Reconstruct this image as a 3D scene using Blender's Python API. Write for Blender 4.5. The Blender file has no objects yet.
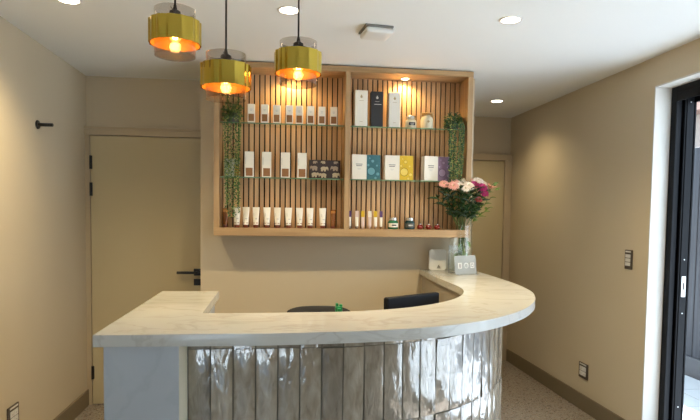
import bpy, bmesh, math, random
from mathutils import Vector, Matrix
random.seed(7)
PI = math.pi
scene = bpy.context.scene
COL = scene.collection

# ------------------------------------------------------------------ room numbers (metres)
XL, XR, H = -1.474, 2.296, 2.484          # side walls, ceiling
Y_FRONT = -0.75                           # glazed wall behind the photographer
Y_PART = 4.0                              # face of the partition that carries the cabinet
Y_DL, Y_DR = 4.376, 5.443                 # planes of the two doors behind the partition
ZT = 1.08                                 # countertop height

# ------------------------------------------------------------------ materials
def nodes_of(name):
    m = bpy.data.materials.new(name); m.use_nodes = True
    nt = m.node_tree
    return m, nt, nt.nodes, nt.links, nt.nodes['Principled BSDF']

def mat(name, col, rough=0.5, metal=0.0, noise=0.0, nscale=6.0, bump=0.0, bscale=60.0, spec=0.5, coat=0.0, ior=None):
    m, nt, N, L, b = nodes_of(name)
    c4 = (*col, 1)
    b.inputs['Base Color'].default_value = c4
    b.inputs['Roughness'].default_value = rough
    b.inputs['Metallic'].default_value = metal
    b.inputs['Specular IOR Level'].default_value = spec
    b.inputs['Coat Weight'].default_value = coat
    if ior: b.inputs['IOR'].default_value = ior
    tc = N.new('ShaderNodeTexCoord')
    if noise > 0:
        n = N.new('ShaderNodeTexNoise'); n.inputs['Scale'].default_value = nscale; n.inputs['Detail'].default_value = 4
        L.new(tc.outputs['Object'], n.inputs['Vector'])
        mx = N.new('ShaderNodeMix'); mx.data_type = 'RGBA'
        mx.inputs['A'].default_value = (*[max(0, c * (1 - noise)) for c in col], 1)
        mx.inputs['B'].default_value = (*[min(1, c * (1 + noise)) for c in col], 1)
        L.new(n.outputs['Fac'], mx.inputs['Factor']); L.new(mx.outputs['Result'], b.inputs['Base Color'])
    if bump > 0:
        n2 = N.new('ShaderNodeTexNoise'); n2.inputs['Scale'].default_value = bscale; n2.inputs['Detail'].default_value = 3
        L.new(tc.outputs['Object'], n2.inputs['Vector'])
        bp = N.new('ShaderNodeBump'); bp.inputs['Strength'].default_value = bump; bp.inputs['Distance'].default_value = 0.004
        L.new(n2.outputs['Fac'], bp.inputs['Height']); L.new(bp.outputs['Normal'], b.inputs['Normal'])
    return m

def wood_mat(name, c1, c2, axis, island=0.0):
    """oak veneer, grain stretched along one axis"""
    m, nt, N, L, b = nodes_of(name)
    b.inputs['Roughness'].default_value = 0.45
    tc = N.new('ShaderNodeTexCoord'); mp = N.new('ShaderNodeMapping')
    sc = [38, 38, 38]; sc[axis] = 2.2
    mp.inputs['Scale'].default_value = sc
    L.new(tc.outputs['Object'], mp.inputs['Vector'])
    n = N.new('ShaderNodeTexNoise'); n.inputs['Scale'].default_value = 1.0; n.inputs['Detail'].default_value = 6; n.inputs['Distortion'].default_value = 0.6
    vec = mp.outputs['Vector']
    if island:
        g = N.new('ShaderNodeNewGeometry')
        ad = N.new('ShaderNodeVectorMath'); ad.operation = 'ADD'
        ms = N.new('ShaderNodeMath'); ms.operation = 'MULTIPLY'; ms.inputs[1].default_value = 50
        L.new(g.outputs['Random Per Island'], ms.inputs[0])
        L.new(mp.outputs['Vector'], ad.inputs[0]); L.new(ms.outputs[0], ad.inputs[1]); vec = ad.outputs['Vector']
    L.new(vec, n.inputs['Vector'])
    r = N.new('ShaderNodeValToRGB')
    r.color_ramp.elements[0].position = 0.3; r.color_ramp.elements[0].color = (*c1, 1)
    r.color_ramp.elements[1].position = 0.7; r.color_ramp.elements[1].color = (*c2, 1)
    L.new(n.outputs['Fac'], r.inputs['Fac'])
    out = r.outputs['Color']
    if island:
        hs = N.new('ShaderNodeHueSaturation')
        mr = N.new('ShaderNodeMapRange'); mr.inputs['To Min'].default_value = 1 - island; mr.inputs['To Max'].default_value = 1 + island
        L.new(g.outputs['Random Per Island'], mr.inputs['Value']); L.new(mr.outputs['Result'], hs.inputs['Value'])
        L.new(out, hs.inputs['Color']); out = hs.outputs['Color']
    L.new(out, b.inputs['Base Color'])
    bp = N.new('ShaderNodeBump'); bp.inputs['Strength'].default_value = 0.12; bp.inputs['Distance'].default_value = 0.002
    L.new(n.outputs['Fac'], bp.inputs['Height']); L.new(bp.outputs['Normal'], b.inputs['Normal'])
    return m

def glass_mat(name, tint=(1, 1, 1), refl=1.0, rough=0.0, ior=1.45, haze=0.0, hazecol=(1, 1, 1)):
    """thin glass: tinted see-through with a fresnel reflection (and optional frosting)"""
    m = bpy.data.materials.new(name); m.use_nodes = True
    nt = m.node_tree; N = nt.nodes; L = nt.links; N.clear()
    o = N.new('ShaderNodeOutputMaterial'); t = N.new('ShaderNodeBsdfTransparent'); g = N.new('ShaderNodeBsdfGlossy')
    t.inputs['Color'].default_value = (*tint, 1); g.inputs['Roughness'].default_value = rough
    g.inputs['Color'].default_value = (refl, refl, refl, 1)
    f = N.new('ShaderNodeFresnel'); ge = N.new('ShaderNodeNewGeometry'); io = N.new('ShaderNodeMapRange')
    io.inputs['To Min'].default_value = ior; io.inputs['To Max'].default_value = 1 / ior      # same reflection on both faces of the thin pane
    L.new(ge.outputs['Backfacing'], io.inputs['Value']); L.new(io.outputs['Result'], f.inputs['IOR'])
    mx = N.new('ShaderNodeMixShader')
    base = t.outputs[0]
    if haze:
        d = N.new('ShaderNodeBsdfDiffuse'); d.inputs['Color'].default_value = (*hazecol, 1)
        m2 = N.new('ShaderNodeMixShader'); m2.inputs[0].default_value = haze
        L.new(t.outputs[0], m2.inputs[1]); L.new(d.outputs[0], m2.inputs[2]); base = m2.outputs[0]
    L.new(f.outputs[0], mx.inputs[0]); L.new(base, mx.inputs[1]); L.new(g.outputs[0], mx.inputs[2]); L.new(mx.outputs[0], o.inputs[0])
    return m

def emit_mat(name, col, strength):
    m = bpy.data.materials.new(name); m.use_nodes = True
    nt = m.node_tree; N = nt.nodes; L = nt.links; N.clear()
    o = N.new('ShaderNodeOutputMaterial'); e = N.new('ShaderNodeEmission')
    e.inputs['Color'].default_value = (*col, 1); e.inputs['Strength'].default_value = strength
    L.new(e.outputs[0], o.inputs[0]); return m

def stone_mat(name, base, vein, rough, vscale=1.0):
    m, nt, N, L, b = nodes_of(name)
    b.inputs['Roughness'].default_value = rough
    tc = N.new('ShaderNodeTexCoord'); mp = N.new('ShaderNodeMapping')
    mp.inputs['Rotation'].default_value = (0.2, 0.1, 0.9); mp.inputs['Scale'].default_value = (vscale, vscale * 2.4, vscale * 1.6)
    L.new(tc.outputs['Object'], mp.inputs['Vector'])
    n = N.new('ShaderNodeTexNoise'); n.inputs['Scale'].default_value = 2.3; n.inputs['Detail'].default_value = 7; n.inputs['Distortion'].default_value = 1.4
    L.new(mp.outputs['Vector'], n.inputs['Vector'])
    s = N.new('ShaderNodeMath'); s.operation = 'SUBTRACT'; s.inputs[1].default_value = 0.5
    a = N.new('ShaderNodeMath'); a.operation = 'ABSOLUTE'
    L.new(n.outputs['Fac'], s.inputs[0]); L.new(s.outputs[0], a.inputs[0])
    r = N.new('ShaderNodeValToRGB')
    r.color_ramp.elements[0].position = 0.0; r.color_ramp.elements[0].color = (*vein, 1)
    r.color_ramp.elements[1].position = 0.035; r.color_ramp.elements[1].color = (*base, 1)
    L.new(a.outputs[0], r.inputs['Fac'])
    n2 = N.new('ShaderNodeTexNoise'); n2.inputs['Scale'].default_value = 3.5; n2.inputs['Detail'].default_value = 5
    L.new(tc.outputs['Object'], n2.inputs['Vector'])
    mr = N.new('ShaderNodeMapRange'); mr.inputs['To Min'].default_value = 0.86; mr.inputs['To Max'].default_value = 1.1
    L.new(n2.outputs['Fac'], mr.inputs['Value'])
    hs = N.new('ShaderNodeHueSaturation'); L.new(mr.outputs['Result'], hs.inputs['Value']); L.new(r.outputs['Color'], hs.inputs['Color'])
    L.new(hs.outputs['Color'], b.inputs['Base Color'])
    return m

def terrazzo_mat():
    m, nt, N, L, b = nodes_of('terrazzo')
    b.inputs['Roughness'].default_value = 0.35
    tc = N.new('ShaderNodeTexCoord')
    col = None
    prev = (0.30, 0.265, 0.225, 1)
    prevsock = None
    for i, (sc, th, c) in enumerate([(26, 0.23, (0.09, 0.05, 0.03)), (38, 0.24, (0.44, 0.38, 0.31)), (52, 0.25, (0.04, 0.033, 0.028)), (70, 0.28, (0.24, 0.13, 0.07))]):
        v = N.new('ShaderNodeTexVoronoi'); v.inputs['Scale'].default_value = sc
        mp = N.new('ShaderNodeMapping'); mp.inputs['Location'].default_value = (i * 3.3, i * 1.7, 0)
        L.new(tc.outputs['Object'], mp.inputs['Vector']); L.new(mp.outputs['Vector'], v.inputs['Vector'])
        lt = N.new('ShaderNodeMath'); lt.operation = 'LESS_THAN'; lt.inputs[1].default_value = th
        L.new(v.outputs['Distance'], lt.inputs[0])
        mx = N.new('ShaderNodeMix'); mx.data_type = 'RGBA'
        if prevsock: L.new(prevsock, mx.inputs['A'])
        else: mx.inputs['A'].default_value = prev
        mx.inputs['B'].default_value = (*c, 1)
        L.new(lt.outputs[0], mx.inputs['Factor']); prevsock = mx.outputs['Result']
    L.new(prevsock, b.inputs['Base Color'])
    return m

def tile_mat():
    """hand-made glazed tile: taupe, wavy and very glossy, each tile its own shade"""
    m, nt, N, L, b = nodes_of('glazed_tile')
    b.inputs['IOR'].default_value = 2.05
    b.inputs['Roughness'].default_value = 0.05
    tc = N.new('ShaderNodeTexCoord'); g = N.new('ShaderNodeNewGeometry')
    mp = N.new('ShaderNodeMapping'); mp.inputs['Scale'].default_value = (36, 36, 13)
    L.new(tc.outputs['Object'], mp.inputs['Vector'])
    ms = N.new('ShaderNodeMath'); ms.operation = 'MULTIPLY'; ms.inputs[1].default_value = 37
    L.new(g.outputs['Random Per Island'], ms.inputs[0])
    ad = N.new('ShaderNodeVectorMath'); ad.operation = 'ADD'
    L.new(mp.outputs['Vector'], ad.inputs[0]); L.new(ms.outputs[0], ad.inputs[1])
    n = N.new('ShaderNodeTexNoise'); n.inputs['Scale'].default_value = 1; n.inputs['Detail'].default_value = 2.5; n.inputs['Distortion'].default_value = 0.5
    L.new(ad.outputs['Vector'], n.inputs['Vector'])
    r = N.new('ShaderNodeValToRGB')
    r.color_ramp.elements[0].position = 0.3; r.color_ramp.elements[0].color = (0.25, 0.205, 0.15, 1)
    r.color_ramp.elements[1].position = 0.75; r.color_ramp.elements[1].color = (0.42, 0.37, 0.295, 1)
    L.new(n.outputs['Fac'], r.inputs['Fac'])
    hs = N.new('ShaderNodeHueSaturation'); mr = N.new('ShaderNodeMapRange')
    mr.inputs['To Min'].default_value = 0.8; mr.inputs['To Max'].default_value = 1.25
    L.new(g.outputs['Random Per Island'], mr.inputs['Value']); L.new(mr.outputs['Result'], hs.inputs['Value'])
    L.new(r.outputs['Color'], hs.inputs['Color']); L.new(hs.outputs['Color'], b.inputs['Base Color'])
    bp = N.new('ShaderNodeBump'); bp.inputs['Strength'].default_value = 0.8; bp.inputs['Distance'].default_value = 0.004
    L.new(n.outputs['Fac'], bp.inputs['Height']); L.new(bp.outputs['Normal'], b.inputs['Normal'])
    return m

WALLC = (0.585, 0.495, 0.352)
M = {}
M['wall'] = mat('beige_wall_paint', WALLC, 0.75, noise=0.03, nscale=2, bump=0.05, bscale=140)
M['ceiling'] = mat('white_ceiling_paint', (0.80, 0.815, 0.80), 0.8, noise=0.015, nscale=1.5)
M['door'] = mat('beige_door_paint', (0.53, 0.44, 0.265), 0.5, noise=0.02, nscale=2)
M['trim'] = mat('beige_trim_paint', (0.50, 0.40, 0.265), 0.45)
M['reveal'] = mat('white_reveal_paint', (0.66, 0.645, 0.60), 0.7)
M['skirting'] = mat('brown_skirting', (0.20, 0.155, 0.095), 0.5)
M['floor'] = terrazzo_mat()
M['oak_v'] = wood_mat('oak_upright', (0.33, 0.20, 0.092), (0.47, 0.305, 0.15), 2)
M['oak_h'] = wood_mat('oak_level', (0.33, 0.20, 0.092), (0.47, 0.305, 0.15), 0)
M['slat'] = wood_mat('oak_slats', (0.49, 0.285, 0.135), (0.66, 0.415, 0.21), 2, island=0.14)
M['felt'] = mat('black_felt', (0.012, 0.010, 0.008), 0.95)
M['shelf_glass'] = glass_mat('shelf_glass', (0.93, 0.97, 0.94), 0.9)
M['shelf_edge'] = mat('green_glass_edge', (0.16, 0.26, 0.15), 0.15)
M['stone'] = stone_mat('white_veined_stone', (0.60, 0.59, 0.545), (0.52, 0.50, 0.45), 0.14)
M['panel'] = stone_mat('pale_stone_panel', (0.47, 0.50, 0.53), (0.435, 0.465, 0.495), 0.35, 0.6)
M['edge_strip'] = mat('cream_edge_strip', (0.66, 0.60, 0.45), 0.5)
M['body'] = mat('counter_carcass', (0.40, 0.34, 0.26), 0.6)
M['grout'] = mat('grout', (0.15, 0.135, 0.10), 0.9)
M['tile'] = tile_mat()
M['black'] = mat('black_metal', (0.012, 0.012, 0.013), 0.35, spec=0.4)
M['blackframe'] = mat('black_powder_coat', (0.006, 0.0065, 0.008), 0.5, spec=0.15)
M['brass'] = mat('polished_brass', (0.60, 0.43, 0.07), 0.12, metal=1.0)
M['smoke'] = glass_mat('smoked_glass', (0.81, 0.79, 0.77), 0.95, ior=1.5)
M['lining'] = mat('satin_brass_lining', (0.70, 0.34, 0.06), 0.5, metal=0.8)
M['filament'] = emit_mat('glowing_filament', (1.0, 0.62, 0.22), 160)
M['bulb'] = None
M['lens'] = emit_mat('downlight_lens', (1.0, 0.86, 0.66), 14)
M['lenswarm'] = emit_mat('cabinet_light_lens', (1.0, 0.78, 0.45), 22)
M['white'] = mat('white_plastic', (0.74, 0.73, 0.70), 0.4)
M['card'] = mat('cream_card', (0.86, 0.80, 0.67), 0.55)
M['card2'] = mat('ivory_card', (0.80, 0.76, 0.67), 0.55)
M['brownprint'] = mat('brown_print', (0.30, 0.13, 0.04), 0.4, noise=0.15, nscale=60)
M['blackcard'] = mat('black_card', (0.022, 0.023, 0.027), 0.4)
M['ink'] = mat('grey_ink', (0.20, 0.18, 0.16), 0.6)
M['silver_ink'] = mat('silver_ink', (0.6, 0.58, 0.54), 0.35)
M['gold_ink'] = mat('gold_ink', (0.45, 0.33, 0.16), 0.35)
M['cream_tube'] = mat('cream_tube', (0.86, 0.81, 0.70), 0.35)
M['redcap'] = mat('red_brown_cap', (0.20, 0.055, 0.03), 0.3)
M['amber'] = mat('amber_plastic', (0.26, 0.10, 0.03), 0.2)
M['amberhi'] = mat('orange_label', (0.55, 0.22, 0.03), 0.35)
M['teal'] = mat('teal_print', (0.045, 0.155, 0.175), 0.35, noise=0.15, nscale=30)
M['teal_l'] = mat('teal_bubble', (0.16, 0.36, 0.40), 0.3)
M['teal_d'] = mat('teal_ring', (0.02, 0.09, 0.11), 0.3)
M['yel'] = mat('yellow_print', (0.72, 0.47, 0.03), 0.35, noise=0.12, nscale=30)
M['yel_l'] = mat('yellow_bubble', (0.85, 0.64, 0.14), 0.3)
M['yel_d'] = mat('yellow_ring', (0.40, 0.22, 0.01), 0.3)
M['pur'] = mat('purple_print', (0.23, 0.13, 0.21), 0.35, noise=0.15, nscale=30)
M['pur_l'] = mat('purple_bubble', (0.36, 0.24, 0.34), 0.3)
M['pur_d'] = mat('purple_ring', (0.10, 0.05, 0.10), 0.3)
M['violet'] = mat('violet_cap', (0.13, 0.07, 0.20), 0.35)
M['pinkish'] = mat('blush_plastic', (0.72, 0.56, 0.50), 0.35)
M['darkbox'] = mat('dark_brown_box', (0.028, 0.013, 0.010), 0.5)
M['eleph'] = mat('cream_elephant_print', (0.50, 0.40, 0.25), 0.6)
M['eleph2'] = mat('tan_elephant_print', (0.34, 0.25, 0.17), 0.6)
M['greenglass'] = mat('green_jar_glass', (0.03, 0.16, 0.075), 0.12)
M['tealglass'] = mat('dark_teal_jar_glass', (0.015, 0.05, 0.055), 0.12)
M['metal_lid'] = mat('silver_lid', (0.66, 0.62, 0.55), 0.25, metal=1.0)
M['darkwood'] = mat('tan_wood_lid', (0.36, 0.20, 0.06), 0.5)
M['waxglass'] = mat('cream_wax_jar', (0.70, 0.62, 0.44), 0.15)
M['redball'] = mat('red_gloss', (0.22, 0.02, 0.012), 0.12)
M['clear'] = glass_mat('clear_glass', (0.965, 0.97, 0.96), 1.0, ior=1.5)
M['water'] = glass_mat('water', (0.96, 0.97, 0.94), 0.8, ior=1.1)
M['acrylic'] = glass_mat('clear_acrylic', (0.92, 0.93, 0.91), 0.7, haze=0.02, hazecol=(0.8, 0.8, 0.78))
M['frost'] = glass_mat('frosted_acrylic', (0.8, 0.8, 0.78), 0.9, rough=0.2, haze=0.32, hazecol=(0.62, 0.62, 0.58))
M['stem'] = mat('green_stem', (0.09, 0.17, 0.035), 0.5)
M['leafdark'] = mat('dark_green_leaf', (0.018, 0.05, 0.012), 0.4, noise=0.35, nscale=40)
M['leafmid'] = mat('fresh_green_leaf', (0.13, 0.22, 0.03), 0.45, noise=0.3, nscale=40)
M['trail'] = mat('trailing_leaf', (0.055, 0.125, 0.03), 0.5, noise=0.5, nscale=60)
M['traildark'] = mat('trailing_leaf_blue', (0.03, 0.11, 0.05), 0.5, noise=0.5, nscale=60)
M['trailtip'] = mat('trailing_leaf_pale', (0.34, 0.36, 0.10), 0.5, noise=0.3, nscale=60)
M['pot'] = mat('grey_pot', (0.10, 0.10, 0.09), 0.6)
M['soil'] = mat('potting_soil', (0.03, 0.02, 0.015), 0.95, bump=0.5, bscale=80)
M['pinkpetal'] = mat('pink_petal', (0.86, 0.46, 0.40), 0.55, noise=0.15, nscale=60)
M['whitepetal'] = mat('white_petal', (0.90, 0.80, 0.70), 0.55, noise=0.06, nscale=60)
M['magpetal'] = mat('magenta_petal', (0.40, 0.02, 0.13), 0.5, noise=0.3, nscale=60)
M['redpetal'] = mat('dark_red_petal', (0.30, 0.04, 0.035), 0.5, noise=0.3, nscale=60)
M['peach'] = mat('peach_petal', (0.72, 0.30, 0.18), 0.5, noise=0.15, nscale=60)
M['eye'] = mat('flower_eye', (0.42, 0.36, 0.08), 0.7)
M['monitor'] = mat('black_monitor_plastic', (0.006, 0.007, 0.011), 0.5, spec=0.2)
M['screen'] = mat('dark_screen', (0.01, 0.01, 0.012), 0.1)
M['mesh'] = mat('black_chair_fabric', (0.018, 0.017, 0.018), 0.9, bump=0.4, bscale=300)
M['green'] = mat('bright_green_plastic', (0.015, 0.27, 0.10), 0.35)
M['bronze'] = mat('bronze_plate', (0.105, 0.08, 0.06), 0.35, metal=0.4)
M['fence'] = None
M['socket'] = mat('white_switch_plastic', (0.72, 0.70, 0.66), 0.35)
M['pave'] = mat('pale_paving', (0.38, 0.425, 0.47), 0.7, noise=0.06, nscale=4)
M['joint'] = mat('paving_joint', (0.33, 0.34, 0.35), 0.9)
M['concrete'] = mat('concrete_plinth', (0.07, 0.08, 0.10), 0.85, noise=0.1, nscale=8)
M['roof'] = mat('pinkish_roof_tile', (0.42, 0.27, 0.22), 0.8, noise=0.15, nscale=6)
M['steel'] = mat('brushed_steel', (0.6, 0.6, 0.58), 0.3, metal=1.0)
M['sensor_base'] = mat('grey_sensor_base', (0.20, 0.19, 0.17), 0.6)
M['desk'] = mat('pale_desk_laminate', (0.55, 0.50, 0.42), 0.5)
M['patterned'] = mat('patterned_carton', (0.42, 0.43, 0.36), 0.5, noise=0.6, nscale=45)

def fence_mat():
    m, nt, N, L, b = nodes_of('streaked_fence')
    b.inputs['Roughness'].default_value = 0.6
    tc = N.new('ShaderNodeTexCoord'); mp = N.new('ShaderNodeMapping'); mp.inputs['Scale'].default_value = (30, 30, 1.2)
    L.new(tc.outputs['Object'], mp.inputs['Vector'])
    n = N.new('ShaderNodeTexNoise'); n.inputs['Scale'].default_value = 1; n.inputs['Detail'].default_value = 5
    L.new(mp.outputs['Vector'], n.inputs['Vector'])
    r = N.new('ShaderNodeValToRGB')
    r.color_ramp.elements[0].position = 0.45; r.color_ramp.elements[0].color = (0.008, 0.012, 0.022, 1)
    r.color_ramp.elements[1].position = 0.75; r.color_ramp.elements[1].color = (0.028, 0.038, 0.056, 1)
    L.new(n.outputs['Fac'], r.inputs['Fac']); L.new(r.outputs['Color'], b.inputs['Base Color'])
    return m
M['fence'] = fence_mat()

def brick_mat():
    m, nt, N, L, b = nodes_of('orange_brick')
    b.inputs['Roughness'].default_value = 0.85
    tc = N.new('ShaderNodeTexCoord'); mp = N.new('ShaderNodeMapping'); mp.inputs['Rotation'].default_value = (PI / 2, 0, PI / 2)
    L.new(tc.outputs['Object'], mp.inputs['Vector'])
    br = N.new('ShaderNodeTexBrick'); br.inputs['Scale'].default_value = 4.2
    br.inputs['Color1'].default_value = (0.30, 0.105, 0.045, 1); br.inputs['Color2'].default_value = (0.36, 0.145, 0.07, 1); br.inputs['Mortar'].default_value = (0.34, 0.28, 0.24, 1)
    L.new(mp.outputs['Vector'], br.inputs['Vector']); L.new(br.outputs['Color'], b.inputs['Base Color'])
    return m
M['brick'] = brick_mat()

def bulb_mat():
    m = bpy.data.materials.new('warm_bulb_glass'); m.use_nodes = True
    nt = m.node_tree; N = nt.nodes; L = nt.links; N.clear()
    o = N.new('ShaderNodeOutputMaterial'); t = N.new('ShaderNodeBsdfTransparent'); e = N.new('ShaderNodeEmission'); a = N.new('ShaderNodeAddShader')
    t.inputs['Color'].default_value = (1.0, 0.85, 0.6, 1)
    e.inputs['Color'].default_value = (1.0, 0.56, 0.16, 1); e.inputs['Strength'].default_value = 0.75
    L.new(t.outputs[0], a.inputs[0]); L.new(e.outputs[0], a.inputs[1]); L.new(a.outputs[0], o.inputs[0]); return m
M['bulb'] = bulb_mat()

# ------------------------------------------------------------------ mesh helpers
class MB:
    def __init__(s): s.bm = bmesh.new()
    def box(s, x0, x1, y0, y1, z0, z1, bevel=0.0, seg=2, rot=None, loc=None):
        r = bmesh.ops.create_cube(s.bm, size=1.0)
        vs = r['verts']
        bmesh.ops.scale(s.bm, vec=(x1 - x0, y1 - y0, z1 - z0), verts=vs)
        bmesh.ops.translate(s.bm, vec=((x0 + x1) / 2, (y0 + y1) / 2, (z0 + z1) / 2), verts=vs)
        if bevel > 0:
            es = list({e for v in vs for e in v.link_edges})
            bv = bmesh.ops.bevel(s.bm, geom=es, offset=bevel, segments=seg, affect='EDGES', profile=0.5)
            vs = list({v for f in bv['faces'] for v in f.verts} | {v for v in vs if v.is_valid})
        if rot is not None: bmesh.ops.transform(s.bm, matrix=rot, verts=vs)
        if loc is not None: bmesh.ops.translate(s.bm, vec=loc, verts=vs)
        return s
    def lathe(s, prof, seg=32, c=(0, 0, 0), caps=True, mtx=None):
        rings = []
        for (r, z) in prof:
            if r < 1e-6:
                rings.append([s.bm.verts.new((c[0], c[1], c[2] + z))])
            else:
                rings.append([s.bm.verts.new((c[0] + r * math.cos(2 * PI * k / seg), c[1] + r * math.sin(2 * PI * k / seg), c[2] + z)) for k in range(seg)])
        for a, b in zip(rings, rings[1:]):
            for k in range(seg):
                k2 = (k + 1) % seg
                if len(a) == 1 and len(b) == 1: continue
                if len(a) == 1: f = (a[0], b[k2], b[k])
                elif len(b) == 1: f = (a[k], a[k2], b[0])
                else: f = (a[k], a[k2], b[k2], b[k])
                s.bm.faces.new(f)
        if caps:
            if len(rings[0]) > 1: s.bm.faces.new(list(reversed(rings[0])))
            if len(rings[-1]) > 1: s.bm.faces.new(rings[-1])
        if mtx is not None: bmesh.ops.transform(s.bm, matrix=mtx, verts=[v for r in rings for v in r])
        return s
    def prism(s, poly, z0, z1, bevel=0.0, seg=2):
        b = [s.bm.verts.new((x, y, z0)) for x, y in poly]; t = [s.bm.verts.new((x, y, z1)) for x, y in poly]
        n = len(poly)
        s.bm.faces.new(list(reversed(b))); s.bm.faces.new(t)
        for i in range(n):
            j = (i + 1) % n; s.bm.faces.new((b[i], b[j], t[j], t[i]))
        if bevel > 0:
            es = []
            for ring in (b, t):
                for i in range(n):
                    e = s.bm.edges.get((ring[i], ring[(i + 1) % n]))
                    if e: es.append(e)
            bmesh.ops.bevel(s.bm, geom=es, offset=bevel, segments=seg, affect='EDGES', profile=0.5)
        return s
    def tube(s, pts, r, seg=8, taper=None):
        pts = [Vector(p) for p in pts]; rings = []
        for i, p in enumerate(pts):
            d = (pts[min(i + 1, len(pts) - 1)] - pts[max(i - 1, 0)]).normalized()
            up = Vector((0, 0, 1)) if abs(d.z) < 0.9 else Vector((1, 0, 0))
            a = d.cross(up).normalized(); b = d.cross(a)
            rr = r if taper is None else r * (1 + (taper - 1) * i / (len(pts) - 1))
            rings.append([s.bm.verts.new(p + a * rr * math.cos(2 * PI * k / seg) + b * rr * math.sin(2 * PI * k / seg)) for k in range(seg)])
        for a, b in zip(rings, rings[1:]):
            for k in range(seg):
                k2 = (k + 1) % seg; s.bm.faces.new((a[k], a[k2], b[k2], b[k]))
        s.bm.faces.new(list(reversed(rings[0]))); s.bm.faces.new(rings[-1])
        return s
    def leaf(s, p, d, n, L, W, curl=0.15):
        """a folded pointed leaf from p along d, face normal about n, with a little thickness"""
        p = Vector(p); d = Vector(d).normalized(); sd = d.cross(Vector(n)).normalized()
        if sd.length < 0.1: sd = Vector((1, 0, 0))
        n = sd.cross(d).normalized()
        a = p; m1 = p + d * L * .35; m2 = p + d * L * .7 - n * L * curl * .4; e = p + d * L - n * L * curl
        t = n * (W * .06)
        l1 = m1 + sd * W * .5 + n * W * .18; r1 = m1 - sd * W * .5 + n * W * .18
        l2 = m2 + sd * W * .36 + n * W * .12; r2 = m2 - sd * W * .36 + n * W * .12
        v = lambda q: s.bm.verts.new(q)
        top = [v(q + t) for q in (a, l1, m1, r1, l2, m2, r2, e)]; bot = [v(q - t) for q in (a, l1, m1, r1, l2, m2, r2, e)]
        fs = [(0, 2, 1), (0, 3, 2), (1, 2, 5, 4), (2, 3, 6, 5), (4, 5, 7), (5, 6, 7)]
        for f in fs:
            s.bm.faces.new([top[i] for i in f]); s.bm.faces.new([bot[i] for i in reversed(f)])
        rim = [0, 1, 4, 7, 6, 3]
        for i in range(6):
            a_, b_ = rim[i], rim[(i + 1) % 6]
            s.bm.faces.new((top[a_], top[b_], bot[b_], bot[a_]))
        return s
    def build(s, name, m, parent=None, smooth=False, loc=None, autosmooth=None):
        bmesh.ops.recalc_face_normals(s.bm, faces=s.bm.faces)
        me = bpy.data.meshes.new(name); s.bm.to_mesh(me); s.bm.free()
        if m is not None: me.materials.append(m)
        if smooth or autosmooth:
            me.polygons.foreach_set('use_smooth', [True] * len(me.polygons))
            if autosmooth: 
                try: me.set_sharp_from_angle(angle=autosmooth)
                except Exception: pass
        o = bpy.data.objects.new(name, me); COL.objects.link(o)
        if parent is not None: o.parent = parent
        if loc is not None: o.location = loc
        return o

SM = math.radians(35)

def tag(o, label, cat, group=None, kind=None):
    o['label'] = label; o['category'] = cat
    if group: o['group'] = group
    if kind: o['kind'] = kind
    return o

def thing(name, label, cat, loc=(0, 0, 0), rz=0.0, group=None, rot=None):
    o = bpy.data.objects.new(name, None); COL.objects.link(o); o.empty_display_size = 0.05
    o.location = loc; o.rotation_euler = rot if rot else (0, 0, rz)
    return tag(o, label, cat, group)

def dup(root, loc, label, rz=None):
    r = root.copy(); COL.objects.link(r); r.location = loc; r['label'] = label
    if rz is not None: r.rotation_euler = (0, 0, rz)
    for ch in list(root.children):
        c = ch.copy(); COL.objects.link(c); c.parent = r
        for g in list(ch.children):
            d = g.copy(); COL.objects.link(d); d.parent = c
    return r

def struct(name, mb, m, label, cat, parent=None, **k):
    o = mb.build(name, m, parent, **k)
    if parent is None: tag(o, label, cat, None, 'structure')
    return o

def rz(a): return Matrix.Rotation(a, 4, 'Z')
def rx(a): return Matrix.Rotation(a, 4, 'X')
def ry(a): return Matrix.Rotation(a, 4, 'Y')
def mv(*p): return Matrix.Translation(p)

# ------------------------------------------------------------------ the setting
struct('floor', MB().box(XL - .2, XR + .28, Y_FRONT - .2, Y_DR + .2, -.15, 0), M['floor'], 'speckled terrazzo floor of the reception room', 'floor')
struct('ceiling', MB().box(XL - .2, XR + .28, Y_FRONT - .5, Y_DR + .3, H, H + .15), M['ceiling'], 'plain white painted ceiling with recessed lights', 'ceiling')  # front end runs on past the wall as an added, unseen eave cutting daylight
struct('wall_left', MB().box(XL - .2, XL, Y_FRONT - .2, Y_DR + .2, 0, H), M['wall'], 'long beige wall on the left with the black peg', 'wall')
# right wall with the opening for the sliding door
OY0, OY1, OZ = 0.45, 3.265, 2.30
w = MB()
w.box(XR, XR + .26, OY1, Y_DR + .2, 0, H)
w.box(XR, XR + .26, Y_FRONT - .2, OY0, 0, H)
w.box(XR, XR + .26, OY0, OY1, OZ, H)
struct('wall_right', w, M['wall'], 'beige wall on the right beside the black sliding door', 'wall')
rv = MB()
rv.box(XR - .0005, XR + .108, OY1 - .008, OY1 + .001, 0, OZ)
rv.box(XR - .0005, XR + .108, OY0, OY1 - .008, OZ - .008, OZ + .001)
rv.box(XR - .0005, XR + .108, OY0 - .001, OY0 + .008, 0, OZ - .008)
struct('trim_3', rv, M['reveal'], 'white painted reveal around the sliding door opening', 'reveal')
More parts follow.
